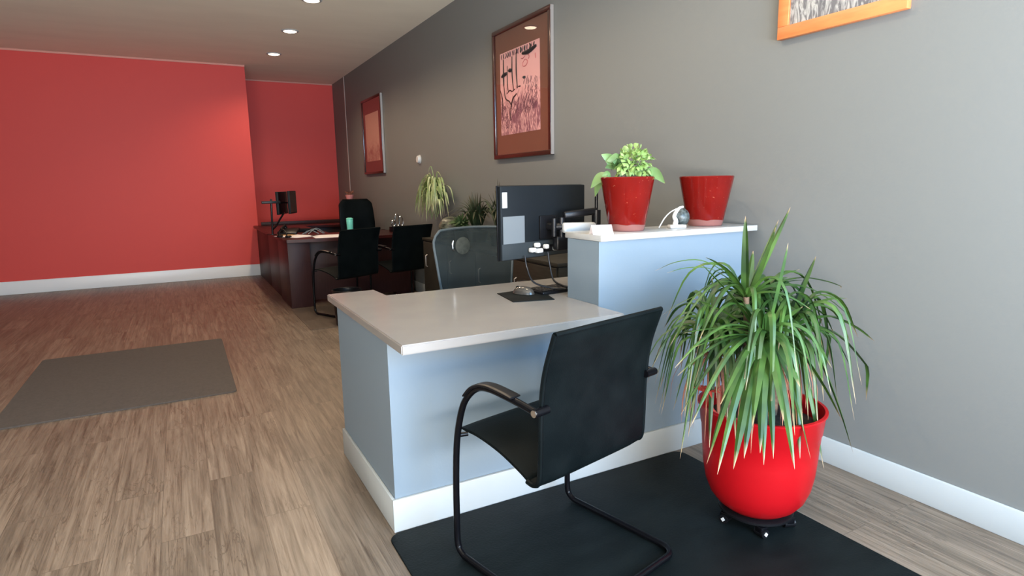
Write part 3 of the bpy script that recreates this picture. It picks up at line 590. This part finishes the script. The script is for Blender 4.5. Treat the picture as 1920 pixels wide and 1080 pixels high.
def beam(bm, a, b, h, wd):
    d = (b-a); q = d.to_track_quat('X', 'Z').to_matrix().to_4x4(); q.translation = a; box(bm, 0, d.length, -wd/2, wd/2, -h/2, h/2, min(h, wd)*.3, 3, mtx=q); return bm
obj('lower_link', beam(B(), K+Vector((-.005, -.022, -.004)), Vector((0, 0, .305)), .050, .034), 'white_plastic', arm)
obj('upper_link', beam(B(), K+Vector((.01, -.002, .055)), Vector((0, 0, .385)), .034, .030), 'black_plastic', arm)
bm = B(); cyl(bm, (0, 0, .28), (0, 0, .39), .022); obj('pole_collar', bm, 'black_plastic', arm)
obj('cable_box', box(B(), K.x-.035, K.x+.045, K.y-.015, K.y+.03, K.z-.115, K.z-.045, .010, 3), 'black_plastic', arm)
for nm, pts, r, lab in (('cable', [(1.415, 2.48, .958), (1.42, 2.47, .90), (1.45, 2.46, .83), (1.53, 2.43, .80), (1.58, 2.38, .797)], .0045, 'black cable looping from the middle of the monitor down to the worktop'),
                        ('cable', [(1.555, 2.50, .965), (1.56, 2.49, .90), (1.568, 2.47, .83), (1.59, 2.42, .805), (1.61, 2.38, .797)], .0045, 'black cable dropping straight from the monitor beside the raised wall')):
    tag(obj(nm, tube(B(), smoothpath(pts, 8), r, 8), 'black_plastic'), lab, 'cable')

# mouse pad, mouse, keyboard
Pm = [at(x, y, z=.7715) for x, y in ((932, 551), (962, 567), (1040, 562), (1008, 540))]
bm = prism(B(), [(p.x, p.y) for p in Pm], .7715, .7745, .001)
tag(obj('mouse_pad', bm, 'mat_black'), 'thin black mouse pad near the middle of the worktop', 'mouse pad')
c = at(982, 551, z=.775); ms_ = thing('computer_mouse', 'dark glossy mouse sitting on the mouse pad', 'mouse', (c.x, c.y, .7748), .5)
bm = B(); bmesh.ops.create_uvsphere(bm, u_segments=24, v_segments=12, radius=1)
for v in list(bm.verts):
    if v.co.z < 0: v.co.z *= .05
    v.co = Vector((v.co.x*.033, v.co.y*.058, v.co.z*.036+.002))
obj('body', bm, mat('smoky_plastic', (0.05, 0.045, 0.04), 0.2), ms_)
obj('wheel', tube(B(), [(-.004, .034, .029), (.004, .034, .029)], .008, 12), 'grey_plastic', ms_)
kb = thing('keyboard', 'black keyboard on the worktop against the raised wall', 'keyboard', (1.60, 2.52, .7712), math.radians(8))
c = at(1012, 552, z=.775); kb.location = (c.x+.0, c.y+.03, .7712)
obj('case', box(B(), .0, .20, -.05, .09, 0, .016, .005), 'black_plastic', kb)
bm = B()
for r_ in range(5):
    for q in range(9): box(bm, .01+q*.0205, .027+q*.0205, -.040+r_*.024, -.020+r_*.024, .016, .021, .002, 1)
obj('keys', bm, 'black_plastic', kb)

# ------------------------------------------------------------------ ledge: tent card, ornament, two red pots
tc_ = thing('tent_card', 'small folded white card standing at the left end of the ledge', 'card', (1.590, 2.118, 1.0735), math.radians(-18))
bm = B(); prism(bm, [(-.048, -.028), (.048, -.028), (.048, -.026), (-.048, -.026)], 0, .001)
bm.free(); bm = B()
for (y0, z0, y1, z1) in ((-.030, 0, 0, .040), (0, .040, .026, 0)):
    v = [bm.verts.new(p) for p in ((-.046, y0, z0), (.046, y0, z0), (.046, y1, z1), (-.046, y1, z1))]; bm.faces.new(v)
r = bmesh.ops.solidify(bm, geom=bm.faces[:], thickness=.001); obj('card', bm, 'paper', tc_, smooth=False)

def pot_profile(r0, r1, h, th=.010): return [(0, 0), (r0*.96, 0), (r0, .006), (r0+(r1-r0)*.5, h*.5), (r1, h-.004), (r1-.003, h), (r1-th, h-.003), (r1-th-.004, h-.03), (r0, h*.4), (0, h*.4)]
PA = (1.80, 2.205); PB = (2.305, 2.215)
pa = thing('potted_basil', 'red glazed pot with a bushy light green plant, on the ledge beside the monitor', 'potted plant', (*PA, 1.0735))
obj('pot', lathe(B(), pot_profile(.080, .122, .243), 48), 'glaze', pa)
obj('soil', lathe(B(), [(0, .215), (.06, .218), (.108, .212)], 32), 'pot_shade', pa)
random.seed(4)
bm = B(); st_ = B()
cen = Vector((.020, -.01, .302))
for k in range(210):
    a = random.uniform(0, 2*PI); e = math.asin(random.uniform(-.75, 1)); rr = .080*random.uniform(.45, 1.0)
    d = Vector((math.cos(a)*math.cos(e), math.sin(a)*math.cos(e), math.sin(e)*0.92)); p = cen+d*rr; q = p+d*random.uniform(.022, .04)+Vector((0, 0, -.010))
    mid = (p+q)/2+Vector((0, 0, .009)); leaf(bm, [p, mid, q], random.uniform(.018, .034), fold=.15, n=6, shape='oval', turn=random.uniform(-.9, .9))
for k in range(9):
    a = k*.7; tube(st_, smoothpath([(.02+.02*math.cos(a), .02*math.sin(a), .212), (.02+.03*math.cos(a), .03*math.sin(a), .27), cen+Vector((.045*math.cos(a), .045*math.sin(a), .02))], 4), .0022, 6)
obj('foliage', bm, 'herb', pa)
bm = B()   # larger leaves to the left and hanging over the rim; r = direction across the view
rv = Vector((math.cos(.62), -math.sin(.62), 0)); fv = Vector((math.sin(.62), math.cos(.62), 0))
def L3(a, b_, c_): return rv*a+fv*b_+Vector((0, 0, c_))
for base, mid, tip, wd, rl in (
    ((-.055, 0, .30), (-.075, .0, .325), (-.118, -.01, .345), .075, .5), ((-.055, 0, .285), (-.045, -.02, .325), (-.095, -.02, .315), .078, 1.1),
    ((-.05, 0, .28), (-.03, .01, .32), (-.030, .01, .362), .070, 1.0), ((-.05, 0, .285), (-.07, .01, .30), (-.10, .0, .285), .062, -.6),
    ((.08, 0, .245), (.12, -.01, .262), (.165, -.02, .212), .070, .7), ((.085, .01, .24), (.12, .01, .245), (.165, .02, .228), .040, -.3),
    ((-.09, .03, .245), (-.125, .04, .245), (-.165, .04, .195), .068, .7), ((-.10, .05, .24), (-.13, .06, .22), (-.145, .06, .155), .06, .5),
    ((-.03, 0, .25), (-.02, -.02, .29), (.0, -.03, .33), .045, .6), ((.05, -.02, .24), (.06, -.03, .27), (.085, -.04, .28), .035, .5), ((-.075, -.03, .24), (-.09, -.035, .262), (-.115, -.04, .25), .034, .4)):
    leaf(bm, [L3(*base), L3(*mid), L3(*tip)], wd*.8, fold=.14, n=10, shape='oval', turn=1.0 if rl > 0 else -1.0, roll=rl*.4)
obj('large_leaves', bm, 'big_leaf', pa)
for p in ((-.055, 0, .30), (-.05, 0, .285), (.08, 0, .245), (-.09, .03, .245), (-.03, 0, .25), (.085, .01, .24), (.05, -.02, .24), (-.075, -.03, .24), (-.10, .05, .24)): tube(st_, smoothpath([L3(p[0]*.5, 0, .212), L3(p[0]*.75, p[1]*.6, .24), L3(*p)], 4), .0022, 6)
obj('stems', st_, 'green_stem', pa)
pb = thing('ceramic_pot', 'empty-looking red glazed pot at the wall end of the ledge', 'pot', (*PB, 1.0735))
obj('pot', lathe(B(), pot_profile(.084, .131, .243), 48), 'glaze', pb)
obj('soil', lathe(B(), [(0, .19), (.06, .193), (.108, .188)], 32), 'pot_shade', pb)
orn = thing('ornament', 'little white stand with a dark wire ball, between the two red pots', 'ornament', (2.075, 2.17, 1.0735), math.radians(-20))
obj('base', box(B(), -.04, .04, -.022, .022, 0, .016, .004), 'white_plastic', orn)
obj('stand', tube(B(), smoothpath([(-.008, 0, .014), (-.006, 0, .035), (-.014, 0, .055), (-.004, 0, .078), (.012, 0, .095), (.030, 0, .100)], 5), lambda t: .013-.008*t, 8), 'white_plastic', orn)
bm = B(); bmesh.ops.create_icosphere(bm, subdivisions=3, radius=1)
for v in bm.verts: v.co = Vector((v.co.x*.042+.040, v.co.y*.036+.045, v.co.z*.045+.048))
obj('wire_ball', bm, 'dark_ball', orn)
obj('curved_rod', tube(B(), smoothpath([(-.085, .01, .003), (-.06, .01, .045), (-.03, .01, .075), (.01, .005, .096)], 6), .0028, 6), 'white_plastic', orn)

# ------------------------------------------------------------------ wall pictures
def picture(name, label, y0, y1, z0, z1, fw, mount, prt, pm, ink=None, frame='frame_wood', depth=.034):
    cy, cz = (y0+y1)/2, (z0+z1)/2
    t = thing(name, label, 'picture', (XW, cy, cz)); hy, hz = (y1-y0)/2, (z1-z0)/2
    bm = B()
    box(bm, -depth, -.001, -hy, hy, hz-fw, hz, .003); box(bm, -depth, -.001, -hy, hy, -hz, -hz+fw, .003)
    box(bm, -depth, -.001, -hy, -hy+fw, -hz+fw, hz-fw, .002); box(bm, -depth, -.001, hy-fw, hy, -hz+fw, hz-fw, .002)
    fr = obj('frame', bm, frame, t)
    if frame == 'frame_wood':
        obj('silver_edge', box(B(), -depth+.004, -.003, -hy-.0015, -hy, -hz+.002, hz-.002), 'silver', fr, smooth=False)
    obj('mount_board', box(B(), -.016, -.004, -hy+fw, hy-fw, -hz+fw, hz-fw), mount, t, smooth=False)
    a, b_, c_, d_ = prt   # print extents as fractions: near y, far y, bottom, top
    Y0, Y1, Z0, Z1 = -hy+2*hy*a, -hy+2*hy*b_, -hz+2*hz*c_, -hz+2*hz*d_
    pr = obj('print', box(B(), -.0175, -.0160, Y0, Y1, Z0, Z1), pm, t, smooth=False)
    obj('glass_pane', box(B(), -.0245, -.0225, -hy+fw, hy-fw, -hz+fw, hz-fw), 'glass', t, smooth=False)
    return t, pr, (Y0, Y1, Z0, Z1)
t, pr, (Y0, Y1, Z0, Z1) = picture('framed_picture', 'large dark-framed pink ink drawing with rust mount on the grey wall', 3.945, 4.885, 1.512, 2.575, .035, 'mount_rust', (.185, .875, .185, .815), 'print_pink')
def pt(u, v): return Vector((-.0182, Y1+(Y0-Y1)*u, Z0+(Z1-Z0)*v))     # u 0 = far (left) edge, v 0 = bottom
bm = B(); hb = B()
def stroke(bm, pts, r):
    P = smoothpath([pt(*p) for p in pts], 6)
    for i, p in enumerate(P): p.x = -.0182
    tube(bm, P, lambda t: r*(.45+.55*math.sin(PI*(.1+.8*t))), 6)
for s_, r in (([(.20, .83), (.20, .60), (.22, .52)], .005), ([(.33, .92), (.33, .70), (.36, .52)], .006), ([(.44, .93), (.44, .72), (.46, .53)], .007),
              ([(.10, .92), (.10, .68), (.10, .60)], .008), ([(.05, .72), (.12, .735), (.20, .745)], .016), ([(.24, .765), (.32, .765)], .016),
              ([(.64, .645), (.64, .615)], .017), ([(.48, .545), (.54, .545)], .006), ([(.60, .905), (.75, .90), (.93, .935)], .017),
              ([(.10, .60), (.14, .45), (.24, .40), (.30, .34)], .006), ([(.28, .30), (.34, .42), (.44, .47)], .007), ([(.28, .30), (.26, .22), (.28, .17)], .005),
              ([(.0, .56), (.06, .42), (.04, .25)], .005), ([(.18, .50), (.26, .53), (.32, .51), (.40, .53)], .005)): stroke(bm, s_, r)
for k in range(16):
    u = .06+k*.055; stroke(bm if k % 2 else hb, [(u, .985), (u+random.uniform(-.02, .02), .955), (u+random.uniform(-.03, .02), .925)], random.uniform(.004, .010))
random.seed(11)
for k in range(150):
    right = k % 2; u = random.uniform(.60, .92) if right else random.uniform(.30, .92); v = random.uniform(.22, .58) if right else random.uniform(.20, .38)
    stroke(hb, [(u, v), (u+random.uniform(0, .03), v+.03), (u+random.uniform(0, .04), v+random.uniform(.04, .07))], random.uniform(.001, .0028))
for k in range(60):
    u = random.uniform(.02, .30); v = random.uniform(.04, .34); stroke(hb, [(u, v), (u+random.uniform(-.02, .03), v+.02), (u+random.uniform(-.03, .03), v+.05)], random.uniform(.001, .0025))
obj('ink_strokes', bm, 'ink', pr); obj('hatching', hb, mat('mauve_ink', (0.13, 0.055, 0.075), 0.7), pr)
bm = B()
for s_ in ([(.56, .86), (.60, .85), (.66, .87)], [(.60, .80), (.66, .83), (.72, .80), (.68, .76), (.61, .76), (.60, .80)], [(.72, .88), (.76, .85), (.74, .82)], [(.90, .86), (.91, .80)]): stroke(bm, s_, .004)
obj('rose_strokes', bm, 'ink_red', pr)
t, pr, ext = picture('framed_picture', 'smaller-looking dark-framed rose drawing on the grey wall nearest the red wall', 8.215, 9.185, 1.480, 2.535, .030, 'mount_red', (.18, .86, .17, .80), 'print_rust')
t, pr, ext = picture('framed_picture', 'orange-framed grey drawing at the upper right of the grey wall', 1.42, 1.995, 1.925, 2.72, .055, 'print_grey', (.04, .96, .04, .96), 'print_grey', frame='frame_orange', depth=.030)
th_ = thing('thermostat', 'small round white thermostat on the grey wall', 'thermostat', (XW, 6.87, 1.602))
bm = lathe(B(), [(0, 0), (.052, 0), (.052, .006), (0, .006)], 32); bmesh.ops.rotate(bm, verts=bm.verts[:], cent=(0, 0, 0), matrix=Matrix.Rotation(-PI/2, 3, 'Y')); obj('backplate', bm, 'white_plastic', th_)
bm = lathe(B(), [(0, .006), (.042, .006), (.044, .02), (.036, .034), (0, .036)], 32); bmesh.ops.rotate(bm, verts=bm.verts[:], cent=(0, 0, 0), matrix=Matrix.Rotation(-PI/2, 3, 'Y')); obj('dial', bm, 'white_plastic', th_)

# ------------------------------------------------------------------ plants behind the task chair
random.seed(7)
hp = thing('hanging_spider_plant', 'pale green trailing plant hung on the grey wall behind the guest chairs', 'plant', (2.42, 6.13, 1.20))
obj('wall_pot', lathe(B(), [(0, -.02), (.045, -.02), (.062, .08), (.056, .08), (.04, 0), (0, 0)], 24, (0.035, 0, 0)), 'green_stem', hp)
bm = B()
for k in range(120):
    a = random.uniform(0, 2*PI); ln = random.uniform(.12, .42); up = random.uniform(.0, .16); c, s = math.cos(a), math.sin(a); c = -abs(c) if c > .2 else c
    b0 = Vector((.0, s*.06, random.uniform(-.06, .08))); dn = random.uniform(.0, .26)
    leaf(bm, [b0, b0+Vector((c*ln*.25, s*ln*.45, up)), b0+Vector((c*ln*.4, s*ln*.8, up*.5)), b0+Vector((c*ln*.45, s*ln, -dn))], random.uniform(.014, .034), fold=.15, n=12, roll=random.uniform(-.8, .8))
for k in range(26): a = random.uniform(0, 2*PI); y = .2*math.sin(a); z = .02+.17*math.cos(a)*random.uniform(.2, 1); leaf(bm, [(-.03, y*.5, z*.4), (-.07, y*.8, z*.8+.02), (-.09, y*1.15, z-.05)], .045, shape='oval', n=6, turn=random.uniform(-1, 1))
for y, z in ((.42, .05), (-.38, .10), (-.30, .17), (.10, .23)): leaf(bm, [(0, 0, .07), (-.03, y*.4, .07+z), (-.05, y, z)], .016, n=8)
obj('foliage', bm, 'spider', hp)
bm = B()
for k in range(9): y = -.16+k*.04; tube(bm, smoothpath([(-.02, y*.3, .08), (-.05, y, .04), (-.06, y*1.05, -.10), (-.05, y*1.1, -.20-.03*(k % 3))], 5), .003, 5)
obj('runners', bm, 'green_stem', hp)

def spiky(name, label, loc, pot_r, pot_h, potmat, n, ln, wd, m, rx=1.0, seed=1, cat='potted plant', spread=.9):
    random.seed(seed); t = thing(name, label, cat, loc)
    obj('pot', lathe(B(), pot_profile(pot_r*.8, pot_r, pot_h), 28), potmat, t); obj('soil', lathe(B(), [(0, pot_h*.85), (pot_r*.8, pot_h*.84)], 20), 'pot_shade', t)
    bm = B()
    for k in range(n):
        a = random.uniform(0, 2*PI); o_ = random.uniform(.1, spread); l = ln*random.uniform(.7, 1.05); c, s = math.cos(a)*rx, math.sin(a); c = min(c, .28); b0 = Vector((c*.02, s*.02, pot_h*.85))
        leaf(bm, [b0, b0+Vector((c*o_*l*.35, s*o_*l*.35, l*.55)), b0+Vector((c*o_*l*.9, s*o_*l*.9, l*(1.05-o_*.62)))], wd*random.uniform(.8, 1.2), n=10)
    obj('foliage', bm, m, t); return t
spiky('potted_snake_grass', 'dark spiky plant on the low cabinet, between the striped planter and the monitor', (2.37, 5.02, .7805), .10, .10, 'black_plastic', 70, .40, .022, 'dark_leaf', .7, 3, spread=1.25)
spiky('potted_yucca', 'taller dark plant with arching blades right beside the monitor', (2.37, 4.56, .7805), .10, .10, 'black_plastic', 40, .50, .026, 'dark_leaf', .6, 9, spread=1.2)
spiky('potted_fern', 'low bushy green plant on the cabinet just right of the striped planter', (2.34, 5.30, .7805), .085, .09, 'black_plastic', 70, .19, .050, 'fern_leaf', .8, 5, spread=1.2)
sp2 = thing('striped_planter', 'rounded black and cream striped planter on the low cabinet', 'planter', (2.36, 5.62, .7805))
obj('bowl', lathe(B(), [(0, 0), (.10, 0), (.125, .05), (.12, .13), (.085, .185), (.04, .205), (0, .21)], 32), 'marbled', sp2)

# ------------------------------------------------------------------ big red planter with dracaena
PC = Vector((1.83, 1.45, 0))
cd = thing('plant_caddy', 'black wheeled plant caddy under the big red pot', 'caddy', (PC.x, PC.y, .006))
obj('platform', lathe(B(), [(0, .042), (.125, .042), (.135, .048), (.135, .056), (.128, .060), (0, .060)], 40), 'black_plastic', cd)
for k in range(5):
    a = k*2*PI/5 + 4.03; c, s = math.cos(a), math.sin(a); x, y = .118*c, .118*s
    f_ = obj('caster_fork', box(B(), -.016, .016, -.017, .017, .018, .042, .004, 2, mtx=Matrix.Translation((x, y, 0)) @ Matrix.Rotation(a+.6, 4, 'Z')), 'black_metal', cd)
    q = Vector((math.cos(a+.6), math.sin(a+.6), 0)); w0 = Vector((x, y, .0175))
    obj('wheel', tube(B(), [w0-q*.0205, w0+q*.0205], .0170, 20), 'black_plastic', f_)
    obj('hub_cap', tube(B(), [w0-q*.0235, w0+q*.0235], .0085, 4), 'white_plastic', f_)
dr = thing('potted_dracaena', 'large dracaena with drooping strap leaves in a big bright red pot', 'potted plant', (PC.x, PC.y, .0665))
pp = [(0, 0), (.100, 0), (.118, .006), (.146, .028), (.170, .060), (.187, .105), (.197, .16), (.203, .23), (.209, .322), (.212, .325), (.219, .392), (.225, .398), (.225, .405), (.214, .406), (.208, .38), (.19, .28), (0, .28)]
obj('pot', lathe(B(), pp, 64), 'pot_plastic', dr, angle=50)
obj('soil', lathe(B(), [(0, .345), (.12, .35), (.205, .34)], 40), 'pot_shade', dr)
def T(p): return Vector(p)-Vector((PC.x, PC.y, .0665))
H1 = T((1.735, 1.46, .885)); H2 = T((1.745, 1.385, .745)); H3 = T((1.96, 1.46, .735)); H4 = T((1.70, 1.57, .72)); H5 = T((1.93, 1.60, .80))
bm = B()
for h, bx in ((H1, (.0, .06)), (H2, (-.03, -.04)), (H3, (.07, .0)), (H4, (-.06, .08)), (H5, (.05, .08))):
    tube(bm, smoothpath([(bx[0], bx[1], .33), ((bx[0]+h.x)/2, (bx[1]+h.y)/2, (.33+h.z)/2+.02), h], 6), lambda t: .014-.004*t, 10)
obj('stems', bm, 'stem', dr)
bm = B(); random.seed(21)
def blade(head, tipx, tipy, ydist, wd, lift=.10, sag=.0, roll=0.0, n=16):
    """strap leaf from a rosette head to where the photo shows its tip, at its own distance"""
    tip = T(at(tipx, tipy, y=ydist)); d = tip-head; mid = head+d*.5+Vector((0, 0, lift)); q1 = head+d*.22+Vector((0, 0, lift*.72)); q3 = head+d*.78+Vector((0, 0, lift*.62-sag))
    leaf(bm, [head, q1, mid, q3, tip], wd*1.3, fold=.2, n=n, roll=roll)
for a in (  # upper rosette
    (H1, 1398, 405, 1.46, .026, .0), (H1, 1412, 470, 1.50, .024, .0), (H1, 1455, 425, 1.44, .030, .0), (H1, 1482, 388, 1.50, .022, .0), (H1, 1460, 412, 1.52, .016, .0),
    (H1, 1228, 508, 1.62, .010, .085), (H1, 1250, 512, 1.50, .009, .06), (H1, 1322, 482, 1.38, .020, .03), (H1, 1240, 592, 1.60, .008, .05), (H1, 1255, 650, 1.40, .014, .12), (H1, 1262, 640, 1.55, .010, .12),
    (H1, 1500, 505, 1.40, .016, .02), (H1, 1510, 525, 1.55, .016, .02), (H1, 1600, 600, 1.45, .020, .09), (H1, 1585, 540, 1.6, .018, .06), (H1, 1560, 700, 1.35, .022, .15), (H1, 1310, 640, 1.3, .020, .10), (H1, 1520, 580, 1.30, .018, .04),
    (H1, 1222, 690, 1.55, .008, .15),
    # front rosette
    (H2, 1310, 490, 1.42, .020, .02), (H2, 1478, 455, 1.33, .028, .0), (H2, 1505, 575, 1.36, .034, .02), (H2, 1300, 560, 1.45, .018, .02), (H2, 1300, 652, 1.30, .016, .03), (H2, 1280, 625, 1.42, .016, .03),
    (H2, 1500, 725, 1.22, .036, .05), (H2, 1580, 790, 1.20, .030, .09), (H2, 1275, 780, 1.35, .018, .10), (H2, 1262, 740, 1.50, .014, .12), (H2, 1295, 800, 1.25, .018, .10), (H2, 1325, 870, 1.24, .030, .11),
    (H2, 1345, 890, 1.20, .026, .10), (H2, 1375, 880, 1.19, .038, .08), (H2, 1395, 860, 1.18, .036, .07), (H2, 1425, 850, 1.16, .034, .06), (H2, 1432, 872, 1.18, .024, .06), (H2, 1450, 860, 1.17, .026, .07), (H2, 1490, 880, 1.17, .030, .08), (H2, 1520, 860, 1.2, .026, .09),
    (H2, 1410, 800, 1.17, .032, .05), (H2, 1470, 790, 1.15, .030, .06), (H2, 1350, 760, 1.2, .026, .06), (H2, 1270, 705, 1.45, .014, .06), (H2, 1265, 690, 1.30, .014, .09),
    # right and rear rosettes
    (H3, 1530, 480, 1.45, .028, .02), (H3, 1500, 620, 1.30, .030, .04), (H3, 1590, 560, 1.4, .028, .05), (H3, 1640, 640, 1.4, .028, .08), (H3, 1660, 740, 1.45, .028, .12), (H3, 1600, 850, 1.3, .03, .12), (H3, 1545, 880, 1.24, .028, .10), (H3, 1500, 860, 1.22, .028, .10), (H3, 1560, 690, 1.2, .026, .06),
    (H4, 1300, 560, 1.65, .016, .04), (H4, 1270, 640, 1.62, .014, .06), (H4, 1262, 770, 1.6, .016, .12), (H4, 1290, 820, 1.5, .020, .14), (H4, 1330, 840, 1.45, .024, .12), (H4, 1335, 520, 1.7, .016, .02), (H4, 1275, 860, 1.45, .014, .16), (H4, 1240, 720, 1.65, .010, .12),
    (H5, 1480, 520, 1.7, .022, .04), (H5, 1560, 620, 1.7, .022, .08), (H5, 1600, 700, 1.65, .024, .12), (H5, 1440, 560, 1.8, .020, .03), (H5, 1540, 560, 1.75, .018, .03)):
    blade(*a, roll=random.uniform(-.5, .5))
for h, cnt in ((H2, 26), (H3, 44), (H4, 46), (H5, 38), (H1, 10)):
    for k in range(cnt):
        a = k*2.4+random.uniform(-.3, .3); c, s = math.cos(a), math.sin(a); ln = random.uniform(.16, .30); e = random.uniform(-.3, .9); dr_ = random.uniform(.08, .30)
        leaf(bm, [h, h+Vector((c*ln*.35, s*ln*.35, ln*e*.5+.03)), h+Vector((c*ln*.75, s*ln*.75, ln*e*.55-.01)), h+Vector((c*ln*1.02, s*ln*1.02, ln*e*.4-dr_))], random.uniform(.018, .034), n=12, roll=random.uniform(-.5, .5))
obj('foliage', bm, 'dracaena', dr)
bm = B()
for h, cnt, da in ((H2, 26, 0), (H4, 26, 1.0), (H3, 20, 2.0)):   # dry leaves hanging round the stems
    for k in range(cnt):
        a = k*2.4+da; c, s = math.cos(a), math.sin(a); r_ = random.uniform(.05, .15); z = random.uniform(.16, .34); b0 = h+Vector((0, 0, -.06))
        leaf(bm, [b0, b0+Vector((c*r_*.6, s*r_*.6, -.02)), b0+Vector((c*r_, s*r_, -z*.55)), b0+Vector((c*r_*1.05, s*r_*1.05, -z))], random.uniform(.006, .014), n=9, roll=random.uniform(-1, 1))
obj('dry_leaves', bm, 'dead_leaf', dr)
bm = B()   # reddish cluster at the left rim and loose brown tips over the rim
c0 = T(at(1325, 735, y=1.50))
for k in range(16):
    a = k*2.4; leaf(bm, [c0, c0+Vector((.03*math.cos(a), .03*math.sin(a), .015)), c0+Vector((.055*math.cos(a), .055*math.sin(a), random.uniform(-.02, .035)))], .016, shape='oval', n=6)
tube(bm, smoothpath([c0, c0+Vector((.03, -.02, -.08)), (-.10, .0, .36)], 5), .005, 6)
obj('red_leaf_cluster', bm, mat('rust_red_leaf', (0.42, 0.05, 0.035), 0.6), dr)
